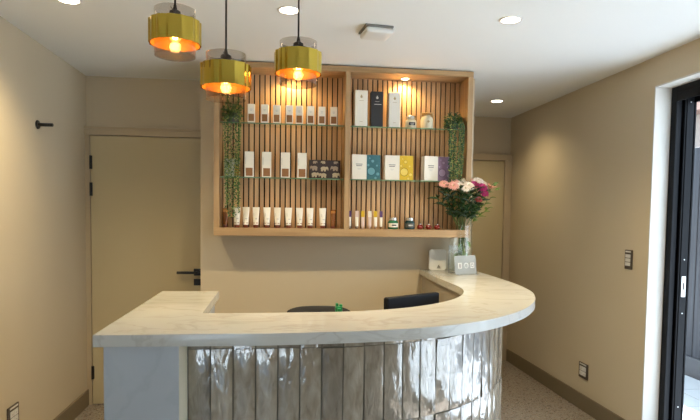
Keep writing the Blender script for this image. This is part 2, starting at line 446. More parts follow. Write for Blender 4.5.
# hallway walls behind the partition
XSTEP = 0.55
struct('wall_back_left', MB().box(XL, XSTEP, Y_DL + .04, Y_DL + .16, 2.075, H).box(-.50, XSTEP, Y_DL + .04, Y_DL + .16, 0, 2.075), M['wall'], 'beige wall above and beside the left door', 'wall')
struct('wall_back_right', MB().box(XSTEP, XR, Y_DR + .04, Y_DR + .16, 2.075, H).box(XSTEP, 1.30, Y_DR + .04, Y_DR + .16, 0, 2.075).box(XSTEP - .1, XSTEP, Y_DL + .16, Y_DR + .16, 0, H).box(XL - .2, XR + .26, Y_DR + .2, Y_DR + .3, 0, H), M['wall'], 'beige wall around the far right door', 'wall')  # outermost box, behind both doors, is added to stop daylight leaking in
struct('wall_center', MB().box(-.578, 1.388, Y_PART, Y_PART + .10, 0, H), M['wall'], 'beige partition wall behind the oak display cabinet', 'wall')
# glazed wall behind the photographer
WX0, WX1, WZ0, WZ1 = -.95, -.10, 0.02, 2.15
w = MB()
w.box(XL, WX0, Y_FRONT - .16, Y_FRONT, 0, H); w.box(WX1, XR, Y_FRONT - .16, Y_FRONT, 0, H); w.box(WX0, WX1, Y_FRONT - .16, Y_FRONT, WZ1, H)
struct('wall_front', w, M['wall'], 'beige wall behind the camera with a glazed door', 'wall')
win = thing('window_1', 'black framed full height glazing behind the camera', 'window', ((WX0 + WX1) / 2, Y_FRONT - .08, 0)); win['kind'] = 'structure'
wf = MB(); hw = (WX1 - WX0) / 2
for x0, x1 in ((-hw, -hw + .06), (-.03, .03), (hw - .06, hw)): wf.box(x0, x1, -.03, .03, 0, WZ1)
wf.box(-hw + .06, -.03, -.03, .03, 0, .07); wf.box(.03, hw - .06, -.03, .03, 0, .07)
wf.box(-hw + .06, -.03, -.03, .03, WZ1 - .06, WZ1); wf.box(.03, hw - .06, -.03, .03, WZ1 - .06, WZ1)
wf.build('window_frame', M['blackframe'], win)
for s in (-1, 1):
    MB().box(min(s * .03, s * (hw - .06)), max(s * .03, s * (hw - .06)), -.003, .003, .07, WZ1 - .06).build('pane', M['clear'], win)

# left door and its frame
d = thing('door_1', 'tall plain beige door on the left with black hinges and lever handle', 'door', (-1.437, Y_DL, 0)); d['kind'] = 'structure'
MB().box(.002, .835, 0, .038, .006, 2.040, .002).build('door_leaf', M['door'], d)
hd = MB()
hd.box(.781 - .027, .781 + .027, -.009, 0, 1.018 - .027, 1.018 + .027, .002)
hd.box(.781 - .010, .781 + .010, -.050, -.009, 1.018 - .010, 1.018 + .010, .002)
hd.box(.635, .791, -.062, -.048, 1.018 - .010, 1.018 + .010, .003)
hd.box(.781 - .027, .781 + .027, -.007, 0, .915, .965, .002)
hd.build('door_handle', M['black'], d)
for z in (1.84, 1.64, .25):
    MB().box(-.004, .016, -.012, -.0005, z - .05, z + .05, .002).lathe([(.007, z - .05), (.007, z + .05)], 12, (.004, -.010, 0)).build('hinge', M['black'], d)
tr = MB()
tr.box(XL + .0005, -1.4395, Y_DL - .004, Y_DL + .0395, 0, 2.045)
tr.box(-.598, -.560, Y_DL - .004, Y_DL + .0395, 0, 2.045)
tr.box(XL + .0005, -.50, Y_DL - .012, Y_DL + .0395, 2.045, 2.085)
tr.box(XL + .0005, -.50, Y_DL - .022, Y_DL + .0395, 2.085, 2.104, .003)
struct('trim_1', tr, M['trim'], 'beige frame and head moulding around the left door', 'door frame')
# right door
d = thing('door_2', 'plain beige door at the far right behind the flowers', 'door', (1.36, Y_DR, 0)); d['kind'] = 'structure'
MB().box(.002, .858, 0, .038, .006, 2.040, .002).build('door_leaf', M['door'], d)
hd = MB().box(.05, .10, -.008, 0, .99, 1.04, .002).box(.065, .085, -.05, -.008, 1.005, 1.025).box(.06, .20, -.062, -.048, 1.005, 1.025, .003)
hd.build('door_handle', M['black'], d)
tr = MB()
tr.box(2.2205, 2.256, Y_DR - .022, Y_DR + .0395, 0, 2.045, .002)
tr.box(1.318, 1.3595, Y_DR - .022, Y_DR + .0395, 0, 2.045, .002)
tr.box(1.30, XR - .0005, Y_DR - .024, Y_DR + .0395, 2.045, 2.105, .002)
tr.box(2.256, XR - .0005, Y_DR - .008, Y_DR + .0395, 0, 2.045)
struct('trim_2', tr, M['trim'], 'beige frame around the far right door', 'door frame')
# skirtings
struct('baseboard_left', MB().box(XL, XL + .014, Y_FRONT, Y_DL - .006, 0, .123, .003), M['skirting'], 'brown baseboard along the left wall', 'baseboard')
struct('baseboard_right', MB().box(XR - .014, XR, OY1 + .002, Y_DR - .03, 0, .123, .003), M['skirting'], 'brown baseboard along the right wall', 'baseboard')

# sliding door frame at the right
d = thing('door_3', 'black framed sliding glass door standing open at the right', 'sliding door', (XR + .108, OY1 - .008, 0)); d['kind'] = 'structure'
f = MB()
f.box(.001, .136, -.014, -.001, 0, OZ - .009)                      # back plate of the jamb
f.box(.001, .014, -.050, -.014, 0, OZ - .009, .002)
f.box(.016, .050, -.030, -.014, 0, OZ - .009, .002)
f.box(.062, .070, -.046, -.014, 0, OZ - .009, .002)
f.box(.126, .136, -.050, -.014, 0, OZ - .009, .002)
f.build('jamb', M['blackframe'], d)
f = MB().box(.074, .122, -.048, -.0145, .02, OZ - .05, .003)
lp = f.build('lock_stile', M['blackframe'], d)
MB().box(.084, .112, -.0515, -.0482, .985, 1.115, .001).build('strike_plate', M['steel'], lp)
MB().box(.093, .103, -.0525, -.0517, 1.03, 1.075).build('strike_slot', M['black'], lp)
sc_ = MB()
for z in (.28, .88, 1.22, 2.20):
    sc_.lathe([(.004, 0), (.004, .002), (0, .003)], 10, mtx=mv(.098, -.0482, z) @ rx(PI / 2))
sc_.build('screw', M['steel'], lp)
L_ = OY1 - .008 - OY0 - .009
f = MB().box(.001, .136, -L_, -.051, OZ - .050, OZ - .0095).box(.001, .012, -L_, -.051, OZ - .10, OZ - .0505).box(.060, .072, -L_, -.051, OZ - .08, OZ - .0505).box(.126, .136, -L_, -.051, OZ - .10, OZ - .0505)
f.build('head_track', M['blackframe'], d)
f = MB().box(.001, .136, -L_, -.051, 0, .018).box(.03, .036, -L_, -.051, .018, .03).box(.098, .104, -L_, -.051, .018, .03)
f.build('sill_track', M['blackframe'], d)
# the open leaf, slid away towards the camera
f = MB(); ya, yb = -L_ + .002, -L_ + 1.30
f.box(.016, .056, ya, ya + .07, .032, OZ - .082); f.box(.016, .056, yb - .07, yb, .032, OZ - .082)
f.box(.016, .056, ya + .07, yb - .07, .032, .13); f.box(.016, .056, ya + .07, yb - .07, OZ - .17, OZ - .082)
lf = f.build('sliding_leaf', M['blackframe'], d)
MB().box(.033, .039, ya + .07, yb - .07, .13, OZ - .17).build('pane', M['clear'], lf)

# ------------------------------------------------------------------ outside
g = MB().box(-14, 16, -14, 16, -.35, -.06)
struct('ground', g, M['joint'], 'ground of the courtyard outside', 'ground')
pv = MB()
nx, ny = 5, 22
for i in range(14):
    for j in range(-9, 20):
        if i > 2 and j > 9: continue
        x0 = 2.60 + i * .42; y0 = -.6 + j * .42
        pv.box(x0, x0 + .412, y0, y0 + .412, -.06, -.02, .003, 1)
o = struct('floor_outside', pv, M['pave'], 'pale square paving outside the sliding door', 'paving')
pv = MB()
for i in range(16):
    for j in range(12):
        x0 = -4 + i * .6; y0 = -8.2 + j * .6
        pv.box(x0, x0 + .592, y0, y0 + .592, -.06, -.02, .003, 1)
struct('floor_terrace', pv, M['pave'], 'pale terrace paving behind the camera', 'paving')
fn = thing('boundary_fence', 'blue grey streaked fence outside the sliding door', 'fence', (3.90, 3.0, -.06))
fb = MB()
for j in range(48):
    y0 = .75 + j * .11
    fb.box(0, .03, y0, y0 + .104, .215, 2.22, .004, 1)
fb.build('boards', M['fence'], fn)
MB().box(-.02, .06, .75, 6.03, 0, .215).build('plinth', M['concrete'], fn)
rl = MB().box(.031, .07, .75, 6.03, .5, .58).box(.031, .07, .75, 6.03, 1.8, 1.88)
rl.build('rail', M['fence'], fn)
hs = thing('neighbour_house', 'orange brick house with a pinkish tiled roof beyond the fence', 'house', (5.4, 7.0, -.06))
MB().box(0, 4, -3, 6, 0, 2.92).build('brick_wall', M['brick'], hs)
MB().box(-.22, 4.2, -3.2, 6.2, 2.92, 3.06).build('fascia', M['roof'], hs)
rf = MB()
for k in range(9):
    x0 = -.30 + k * .26
    rf.box(x0, x0 + .30, -3.3, 6.3, 3.06 + k * .13, 3.11 + k * .13, .01, 1, )
rf.build('roof', M['roof'], hs)

# ------------------------------------------------------------------ reception counter
CX, CY = .14, 3.06
def arc(r, a0, a1, n): return [(CX + r * math.cos(math.radians(a0 + (a1 - a0) * i / n)), CY + r * math.sin(math.radians(a0 + (a1 - a0) * i / n))) for i in range(n + 1)]
YW = Y_PART - .001
def smooth(pts, n=5):
    out = []
    for i in range(len(pts) - 1):
        p0, p1, p2, p3 = pts[max(i - 1, 0)], pts[i], pts[i + 1], pts[min(i + 2, len(pts) - 1)]
        for k in range(n):
            t = k / n
            out.append(tuple(.5 * (2 * p1[q] + (p2[q] - p0[q]) * t + (2 * p0[q] - 5 * p1[q] + 4 * p2[q] - p3[q]) * t * t + (3 * p1[q] - p0[q] - 3 * p2[q] + p3[q]) * t ** 3) for q in (0, 1)))
    return out + [pts[-1]]
outer = smooth([(-.05, 1.824), (.22, 1.842), (.44, 1.878), (.646, 1.948), (.824, 2.058), (1.008, 2.235), (1.156, 2.442), (1.252, 2.635), (1.315, 2.82), (1.362, 3.1), (1.380, 3.4), (1.385, 3.7), (1.385, YW)])
top = [(-.600, 1.832), (-.3, 1.828)] + outer + [(1.000, YW), (.985, 3.5)] + arc(.84, 0, -90, 40) + [(0, 2.215), (-.315, 2.208), (-.321, 2.849), (-.600, 2.854)]
ct = MB().prism(top, ZT - .040, ZT, .003, 2).build('countertop', M['stone'], None, autosmooth=SM)
tag(ct, 'curved white veined stone countertop on the reception counter', 'countertop')
rc = thing('reception_counter', 'curved reception counter clad in glossy taupe tiles with a pale stone end panel', 'counter', (0, 0, 0))
ZB = ZT - .0405
TR = 1.04
body = [(-.338, CY - TR + .012)] + arc(TR - .012, -90, 0, 40) + [(CX + TR - .012, YW), (1.02, YW), (1.005, 3.4)] + arc(.865, 0, -90, 32) + [(-.338, CY - .865)]
MB().prism(body, 0, ZB).build('carcass', M['body'], rc, autosmooth=SM)
MB().box(-.577, -.340, 1.862, 2.83, 0, ZB, .002).build('end_panel', M['panel'], rc)
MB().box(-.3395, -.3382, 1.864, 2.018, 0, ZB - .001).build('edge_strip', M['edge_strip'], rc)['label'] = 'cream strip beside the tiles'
# tile cladding: every glazed tile slightly tilted and pillowed
def path(s):
    """arc-length along the face -> position, outward normal, tangent"""
    L1 = CX + .338
    if s < L1: return Vector((-.338 + s, CY - TR, 0)), Vector((0, -1, 0))
    s -= L1; La = TR * PI / 2
    if s < La:
        a = -PI / 2 + s / TR; return Vector((CX + TR * math.cos(a), CY + TR * math.sin(a), 0)), Vector((math.cos(a), math.sin(a), 0))
    s -= La; return Vector((CX + TR, CY + s, 0)), Vector((1, 0, 0))
tb = bmesh.new()
STOT = CX + .338 + TR * PI / 2 + (YW - CY)
rnd = random.Random(21)
def tile(s0, s1, z0, z1):
    nu, nv = 4, max(2, int((z1 - z0) / .03))
    tu, tv = rnd.uniform(-.0016, .0016), rnd.uniform(-.0040, .0040)
    ph = [rnd.uniform(0, 6.28) for _ in range(4)]
    P = {}
    for i in range(nu + 1):
        for j in range(nv + 1):
            u, v = i / nu, j / nv
            p, n = path(s0 + (s1 - s0) * u)
            edge = min(u, 1 - u) * (s1 - s0); edv = min(v, 1 - v) * (z1 - z0)
            h = tu * (u - .5) * 2 + tv * (v - .5) * 2 + abs(tu) + abs(tv) - .002
            h += .0005 * math.sin(9 * v + ph[0]) * math.cos(3 * u + ph[1]) + .0004 * math.sin(17 * v + ph[2] + 4 * u)
            q = p + n * (h); q.z = z0 + (z1 - z0) * v
            if i in (0, nu) or j in (0, nv): q -= n * .0022
            P[i, j] = tb.verts.new(q)
    for i in range(nu):
        for j in range(nv):
            tb.faces.new((P[i, j], P[i + 1, j], P[i + 1, j + 1], P[i, j + 1]))
    ring = [(i, 0) for i in range(nu)] + [(nu, j) for j in range(nv)] + [(i, nv) for i in range(nu, 0, -1)] + [(0, j) for j in range(nv, 0, -1)]
    B = {}
    for k in ring:
        i, j = k; p, n = path(s0 + (s1 - s0) * i / nu); q = p - n * .0115; q.z = z0 + (z1 - z0) * j / nv; B[k] = tb.verts.new(q)
    for a, b in zip(ring, ring[1:] + ring[:1]): tb.faces.new((P[a], B[a], B[b], P[b]))
NT = 38; PT = STOT / NT
for k in range(NT):
    for (z0, z1) in ((.985, 1.038), (.682, .9815), (.379, .6785), (.076, .3755), (.002, .0725)):
        tile(k * PT + .0026, (k + 1) * PT - .0026, z0, z1)
me = bpy.data.meshes.new('tile_cladding'); bmesh.ops.recalc_face_normals(tb, faces=tb.faces); tb.to_mesh(me); tb.free()
me.materials.append(M['tile']); me.polygons.foreach_set('use_smooth', [True] * len(me.polygons))
try: me.set_sharp_from_angle(angle=math.radians(60))
except Exception: pass
o = bpy.data.objects.new('tile_cladding', me); COL.objects.link(o); o.parent = rc; o['label'] = 'glossy hand made taupe tiles set upright in rows'
gr = [(-.338, CY - TR + .0045)] + arc(TR - .0045, -90, 0, 40) + [(CX + TR - .0045, YW), (CX + TR - .0118, YW)] + arc(TR - .0118, 0, -90, 40) + [(-.338, CY - TR + .0118)]
MB().prism(gr, .001, 1.039).build('grout', M['grout'], rc, autosmooth=SM)
dk = [(-.335, 2.197)] + arc(.862, -90, -8, 24) + [(.70, 2.90), (-.335, 2.70)]
MB().prism(dk, .715, .740).build('inner_desk', M['desk'], rc)

# ------------------------------------------------------------------ display cabinet
FX0, FX1, FY0, FY1, FZ0, FZ1 = -.462, 1.302, 3.78, Y_PART - .001, 1.325, H - .008
cab = thing('display_cabinet', 'oak wall display cabinet with slatted back, two bays and glass shelves', 'cabinet', (0, 0, 0))
TB, TT, TS = .052, .036, .036
MB().box(FX0, FX1, FY0, FY1, FZ1 - TT, FZ1, .0015).build('top_panel', M['oak_h'], cab)
MB().box(FX0, FX1, FY0, FY1, FZ0, FZ0 + TB, .0015).build('bottom_panel', M['oak_h'], cab)
MB().box(FX0, FX0 + TS, FY0 + .001, FY1, FZ0 + TB, FZ1 - TT, .0015).build('side_panel', M['oak_v'], cab)
MB().box(FX1 - TS, FX1, FY0 + .001, FY1, FZ0 + TB, FZ1 - TT, .0015).build('side_panel', M['oak_v'], cab)
MB().box(.410, .446, FY0 + .001, FY1 - .02, FZ0 + TB, FZ1 - TT, .0015).build('divider', M['oak_v'], cab)
BZ0, BZ1 = FZ0 + TB, FZ1 - TT
MB().box(FX0 + TS, FX1 - TS, FY1 - .019, FY1, BZ0, BZ1).build('backing', M['felt'], cab)
sl = MB()
for (a, b) in ((FX0 + TS, .410), (.446, FX1 - TS)):
    n = 23; p = (b - a) / n
    for k in range(n): sl.box(a + k * p +   .0043, a + (k + 1) * p - .0043, FY1 - .033, FY1 - .019, BZ0, BZ1, .001, 1)
sl.build('slatted_back', M['slat'], cab)
SY0, SY1 = 3.812, FY1 - .034
ZS1, ZS2 = 2.083, 1.720
for (a, b) in ((FX0 + TS, .410), (.446, FX1 - TS)):
    for z in (ZS1, ZS2):
        s_ = MB().box(a + .001, b - .001, SY0, SY1, z - .008, z).build('glass_shelf', M['shelf_glass'], cab)
        MB().box(a + .001, b - .001, SY0 - .0012, SY0, z - .008, z).build('shelf_edge', M['shelf_edge'], s_)
def spot(name, loc, power, col, angle, blend, parent, size=.03):
    l = bpy.data.lights.new(name, 'SPOT'); l.energy = power; l.color = col; l.spot_size = math.radians(angle); l.spot_blend = blend; l.shadow_soft_size = size
    o = bpy.data.objects.new(name, l); COL.objects.link(o); o.location = loc; o.parent = parent; return o
for x in (.057, .844):
    c = MB().lathe([(.024, 0), (.034, 0), (.034, -.004), (.030, -.006), (.024, -.003)], 28, (x, 3.905, BZ1), caps=False).build('cabinet_downlight', M['white'], cab, smooth=True)
    MB().lathe([(0, -.001), (.0245, -.001), (.0245, -.0035), (0, -.0035)], 28, (x, 3.905, BZ1), caps=False).build('light_lens', M['lenswarm'], c)
    spot('cabinet_spot', (x, 3.905, BZ1 - .012), 8.5, (1.0, .70, .30), 155, .6, cab, .02)

# ------------------------------------------------------------------ goods on the shelves
ORD = ['first', 'second', 'third', 'fourth', 'fifth', 'sixth', 'seventh', 'eighth', 'ninth', 'tenth']
E_ = .0004
def bars(mb, cx, y, z, widths, h=.004, gap=.004):
    for i, wd in enumerate(widths):
        zz = z - i * (h + gap); mb.box(cx - wd / 2, cx + wd / 2, y - .0006, y, zz - h, zz)
    return mb
# eight small cartons, top shelf of left bay
lab = lambda n: 'small cream carton, %s from left of eight on top left shelf' % n
c0 = thing('small_carton', lab(ORD[0]), 'carton', (-.222, 3.86, ZS1 + E_), 0, 'small cartons on the top left shelf')
MB().box(-.024, .024, -.02, .02, 0, .128, .0012).build('carton_body', M['card'], c0)
MB().box(-.0185, .0185, -.0208, -.02, .014, .062).build('brown_square', M['brownprint'], c0)
bars(MB(), 0, -.02, .095, (.018, .012)).build('print', M['silver_ink'], c0)
for i, x in enumerate((-.131, -.05, .034, .103, .178, .256, .339)):
    dup(c0, (x, 3.86 + (.004 if i % 2 else 0), ZS1 + E_), lab(ORD[i + 1]), random.uniform(-.14, .14))
# four taller cartons, middle shelf of left bay
lab = lambda n: 'tall cream carton with brown window, %s from left of four on middle left shelf' % n
c0 = thing('tall_carton', lab(ORD[0]), 'carton', (-.236, 3.86, ZS2 + E_), .1, 'tall cartons on the middle left shelf')
MB().box(-.031, .031, -.025, .025, 0, .172, .0012).build('carton_body', M['card'], c0)
MB().box(-.023, .023, -.0258, -.025, .008, .062).build('brown_square', M['brownprint'], c0)
m_ = MB(); m_.box(-.026, -.022, -.0256, -.025, .085, .135); m_.build('print', M['silver_ink'], c0)
for i, x in enumerate((-.118, .009, .123)): dup(c0, (x, 3.86, ZS2 + E_), lab(ORD[i + 1]), (.05, .02, -.02)[i])
# elephant-printed box
eb = tag(MB().box(-.107, .107, -.035, .035, 0, .126, .002).build('patterned_box', M['darkbox'], None, loc=(.280, 3.865, ZS2 + E_)), 'dark brown box printed with rows of pale elephants on the middle left shelf', 'box')
def elephant(mb, cx, cz, s, flip):
    f = -1 if flip else 1
    def ell(x, z, a, b, n=12):
        vs = [(cx + f * (x + a * math.cos(2 * PI * k / n)) * s, cz + (z + b * math.sin(2 * PI * k / n)) * s) for k in range(n)]
        A = [mb.bm.verts.new((vx, -.0362, vz)) for vx, vz in vs]; B = [mb.bm.verts.new((vx, -.0349, vz)) for vx, vz in vs]
        mb.bm.faces.new(A); mb.bm.faces.new(B)
        for k in range(n): mb.bm.faces.new((A[k], A[(k + 1) % n], B[(k + 1) % n], B[k]))
    ell(0, 0, 1.0, .62); ell(1.05, .15, .48, .46)
    for lx in (-.72, -.35, .3, .62): ell(lx, -.62, .17, .42)
    ell(1.48, -.28, .13, .45)
for r_, (z, sc_e) in enumerate(((.028, .0205), (.073, .0205), (.112, .012))):
    for c_, x in enumerate((-.076, -.004, .066)):
        m_ = MB(); elephant(m_, x + (-.006 if c_ % 2 else .004), z + (-.004 if c_ == 1 and r_ < 2 else 0), sc_e, (r_ + c_) % 2); m_.build('elephant_print', M['eleph' if c_ == 1 or r_ == 0 else 'eleph2'], eb)
# patterned carton behind the trailing plant
pc = tag(MB().box(-.05, .05, -.025, .025, 0, .125, .002).build('patterned_carton', M['patterned'], None, loc=(-.352, 3.905, ZS2 + E_)), 'pale patterned carton half hidden by the left trailing plant', 'carton')
MB().box(.018, .05, -.0262, -.025, .01, .085).build('orange_panel', M['amberhi'], pc)
# nine white tubes and two amber tubes on the cabinet floor, left bay
ZF = BZ0 + E_
def tube_profile(mb, w0, w1, d0, z0, z1, n=8, seg=20):
    rings = []
    for j in range(n + 1):
        v = j / n; a = (w0 + (w1 - w0) * v) / 2; b = d0 / 2 * (1 - v) ** .8 + .0012
        rings.append([mb.bm.verts.new((a * math.cos(2 * PI * k / seg), b * math.sin(2 * PI * k / seg), z0 + (z1 - z0) * v)) for k in range(seg)])
    for a, b in zip(rings, rings[1:]):
        for k in range(seg): mb.bm.faces.new((a[k], a[(k + 1) % seg], b[(k + 1) % seg], b[k]))
    mb.bm.faces.new(list(reversed(rings[0]))); mb.bm.faces.new(rings[-1]); return mb
lab = lambda n: 'white squeeze tube on red brown cap, %s from left of nine' % n
t0 = thing('squeeze_tube', lab(ORD[0]), 'tube', (-.316, 3.855, ZF), 0, 'white tubes on the cabinet floor')
tube_profile(MB(), .036, .050, .034, .020, .140).build('tube_body', M['cream_tube'], t0, autosmooth=SM)
MB().lathe([(.0155, 0), (.0165, .002), (.0165, .016), (.014, .0195)], 20).build('cap', M['redcap'], t0, autosmooth=SM)
MB().box(-.017, .017, -.0163, -.0155, .030, .034).build('print_band', M['brownprint'], t0)
m_ = MB(); m_.box(-.003, .012, -.0150, -.0125, .058, .064); m_.box(-.012, -.009, -.0150, -.0108, .078, .10); m_.build('print', M['silver_ink'], t0)
for i, x in enumerate((-.255, -.188, -.113, -.042, .033, .109, .181, .268)): dup(t0, (x, 3.855 + random.uniform(-.006, .006), ZF), lab(ORD[i + 1]), random.uniform(-.2, .2))
for nm, x, y in (('slim amber tube at the right end of the row of white tubes', .341, 3.855), ('slim amber tube behind the left trailing plant', -.395, 3.875)):
    t0 = thing('amber_tube', nm, 'tube', (x, y, ZF), 0, 'amber tubes on the cabinet floor')
    tube_profile(MB(), .030, .040, .028, .018, .130).build('tube_body', M['amber'], t0, autosmooth=SM)
    MB().lathe([(.013, 0), (.014, .002), (.014, .015), (.012, .0175)], 20).build('cap', M['redcap'], t0, autosmooth=SM)
    MB().box(-.015, .015, -.0052, -.0035, .105, .122).build('label_band', M['amberhi'], t0)
# tall bottle cartons, top shelf of right bay
for nm, x, wd, h, mt, ik, r_ in (('tall ivory carton at the left end of the top right shelf', .524, .088, .247, 'card', 'gold_ink', .05),
                                 ('tall black carton with silver print on the top right shelf', .636, .084, .243, 'blackcard', 'silver_ink', .0),
                                 ('tall cream carton under the cabinet light beside the black one', .760, .080, .241, 'card2', 'gold_ink', -.03)):
    c0 = thing('bottle_carton', nm, 'carton', (x, 3.868, ZS1 + E_), r_, 'tall bottle cartons on the top right shelf')
    MB().box(-wd / 2, wd / 2, -.036, .036, 0, h, .0015).build('carton_body', M[mt], c0)
    m_ = MB(); m_.lathe([(.008, 0), (.008, .0008)], 16, mtx=mv(0, -.036, h * .82) @ rx(PI / 2)); m_.lathe([(.004, 0), (.004, .0008)], 12, mtx=mv(0, -.036, h * .82 + .010) @ rx(PI / 2)); m_.build('emblem', M[ik], c0)
    bars(MB(), 0, -.036, h * .72, (.030,), .002).build('print', M[ik], c0)
    if mt == 'blackcard': bars(MB(), .004, -.036, h * .645, (.050,), .004).build('print', M[ik], c0)
    else: bars(MB(), 0, -.036, h * .14, (.022,), .002).build('print', M[ik], c0)
j = thing('lidded_jar', 'small squat cream jar with a black label on the top right shelf', 'jar', (.883, 3.865, ZS1 + E_))
MB().lathe([(.034, 0), (.038, .003), (.039, .008), (.039, .050), (.036, .058), (.030, .062)], 28).build('jar_body', M['waxglass'], j, autosmooth=SM)
MB().lathe([(.032, .0625), (.0335, .064), (.0335, .086), (.031, .088)], 28).build('lid', M['metal_lid'], j, autosmooth=SM)
m_ = MB(); m_.box(-.022, .022, -.0400, -.0330, .020, .040); m_.build('label', M['blackcard'], j)
bars(MB(), 0, -.040, .034, (.030, .022), .003, .004).build('print', M['silver_ink'], j)
j = thing('stoppered_jar', 'cream shouldered jar with a tan wooden rim at the right of the top shelf', 'jar', (.998, 3.865, ZS1 + E_))
MB().lathe([(.042, 0), (.045, .003), (.045, .066), (.040, .080), (.028, .088), (.026, .094)], 28).build('jar_body', M['waxglass'], j, autosmooth=SM)
MB().lathe([(.0265, .0945), (.038, .096), (.039, .108), (.030, .112), (.024, .106), (.012, .104)], 28).build('lid', M['darkwood'], j, autosmooth=SM)
hb = MB(); hb.tube([(-.0405, -.004, .082), (-.044, -.004, .098), (-.042, -.004, .113)], .003, 8); hb.tube([(.0405, -.004, .082), (.044, -.004, .098), (.042, -.004, .113)], .003, 8); hb.tube([(-.042, -.004, .114), (.042, -.004, .114)], .003, 8); hb.build('wire_clip', M['gold_ink'], j)
MB().lathe([(.008, 0), (.008, .001)], 16, mtx=mv(0, -.0445, .048) @ rx(PI / 2)).build('emblem', M['gold_ink'], j)
# three gift boxes, middle shelf of right bay
def ring(mb, cx, cz, r, t, y, n=24):
    a = []
    for k in range(n):
        c, s = math.cos(2 * PI * k / n), math.sin(2 * PI * k / n)
        a.append([mb.bm.verts.new((cx + rr * c, yy, cz + rr * s)) for rr, yy in ((r, y), (r, y - .0008), (r - t, y - .0008), (r - t, y))])
    for k in range(n):
        for q in range(3): mb.bm.faces.new((a[k][q], a[(k + 1) % n][q], a[(k + 1) % n][q + 1], a[k][q + 1]))
def disc(mb, cx, cz, r, y, th=.0006): mb.lathe([(r, 0), (r, th)], 20, mtx=mv(cx, y, cz) @ rx(PI / 2))
for nm, x, r_, k in (('square gift box, half white and half teal with bubbles, on the middle right shelf', .566, .03, 'teal'),
                     ('square gift box, half white and half yellow with bubbles, on the middle right shelf', .799, .0, 'yel'),
                     ('square gift box, half white and half purple, beside the right trailing plant', 1.070, .16, 'pur')):
    bx = thing('gift_box', nm, 'box', (x, 3.868, ZS2 + E_), r_, 'gift boxes on the middle right shelf')
    W_, Hh = .200, .172
    MB().box(-W_ / 2, W_ / 2, -.030, .030, 0, Hh, .0015).build('box_body', M['card'], bx)
    pn = MB().box(.003, W_ / 2 - .0005, -.0307, -.030, .001, Hh - .001).build('coloured_panel', M[k], bx)
    b1, b2 = MB(), MB()
    for (cx, cz, r) in ((.036, .058, .030), (.082, .040, .013), (.066, .012, .017), (.014, .100, .010), (.045, .128, .012), (.075, .098, .008), (.024, .148, .006)):
        rr = min(r, cz - .002, W_ / 2 - cx - .001, cx - .0035)
        disc(b1, cx, cz, rr * .86, -.0308); ring(b2, cx, cz, rr, rr * .14, -.0308)
    b1.build('bubble_print', M[k + '_l'], pn); b2.build('bubble_outline', M[k + '_d'], pn)
    bars(MB(), -.050, -.030, .108, (.046, .040), .005, .006).build('print', M['ink'], bx)
    bars(MB(), -.050, -.030, .078, (.026, .018), .0025, .004).build('print', M['silver_ink'], bx)
# six slim sticks on the cabinet floor, right bay
for i, (x, a, b, wd) in enumerate(((.458, 'violet', 'card', .022), (.508, 'pinkish', 'card', .024), (.550, 'yel', 'pinkish', .024), (.600, 'card', 'pinkish', .024), (.640, 'yel', 'card', .024), (.680, 'violet', 'card', .020))):
    desc = ('white slim stick with violet end at the left end of the row of six', 'cream and blush slim stick second in the row of six', 'yellow and blush slim stick third in the row of six', 'white slim stick fourth in the row between two yellow ones', 'yellow and white slim stick fifth in the row of six', 'white slim stick with violet end beside the green jar')[i]
    t0 = thing('slim_stick', desc, 'cosmetic stick', (x, 3.855, ZF), 0, 'slim sticks on the cabinet floor')
    MB().lathe([(.006, 0), (.0065, .001), (.0065, .013), (wd * .42, .0165)], 16).build('cap', M['metal_lid' if b == 'card' else b], t0, autosmooth=SM)
    tube_profile(MB(), wd * .95, wd, wd * .8, .0168, .082, 4, 16).build('lower_barrel', M[b], t0, autosmooth=SM)
    MB().box(-wd * .5, wd * .5, -.0035, .0035, .0822, .125, .0015).build('upper_barrel', M[a], t0)
for nm, x, gm in (('green glass jar with silver lid and white label in the right bay', .766, 'greenglass'), ('dark teal glass jar with silver lid beside the red balls', .885, 'tealglass')):
    j = thing('cream_jar', nm, 'jar', (x, 3.855, ZF), 0, 'glass jars on the cabinet floor')
    MB().lathe([(.030, 0), (.036, .003), (.037, .010), (.037, .046), (.033, .056), (.027, .060)], 28).build('jar_body', M[gm], j, autosmooth=SM)
    MB().lathe([(.029, .0602), (.0305, .062), (.0305, .080), (.028, .082)], 28).build('lid', M['metal_lid'], j, autosmooth=SM)
    lb = MB(); n = 14
    A = [[lb.bm.verts.new((.0376 * math.sin(a), -.0376 * math.cos(a), z)) for z in (.014, .042)] for a in [(-1.15 + 2.3 * k / n) for k in range(n + 1)]]
    B = [[lb.bm.verts.new((.0370 * math.sin(a), -.0370 * math.cos(a), z)) for z in (.014, .042)] for a in [(-1.15 + 2.3 * k / n) for k in range(n + 1)]]
    for k in range(n): lb.bm.faces.new((A[k][0], A[k + 1][0], A[k + 1][1], A[k][1])); lb.bm.faces.new((B[k][0], B[k + 1][0], B[k + 1][1], B[k][1]))
    l_ = lb.build('label', M['card' if gm == 'greenglass' else 'pot'], j)
    MB().box(-.016, .016, -.0388, -.0355, .024, .032).build('print', M['blackcard' if gm == 'greenglass' else 'silver_ink'], j)
for i, x in enumerate((.961, 1.023, 1.085)):
    t0 = thing('red_pot', ('small glossy red ball pot nearest the dark teal jar', 'small glossy red ball pot in the middle of three', 'small glossy red ball pot nearest the flower vase')[i], 'pot', (x, 3.855, ZF), 0, 'red ball pots on the cabinet floor')
    MB().lathe([(.010, 0), (.018, .004), (.022, .014), (.020, .025), (.013, .032), (.008, .034)], 24).build('ball_body', M['redball'], t0, smooth=True)
    MB().lathe([(.009, .0342), (.009, .039), (.004, .042), (0, .042)], 16).build('silver_top', M['metal_lid'], t0, autosmooth=SM)

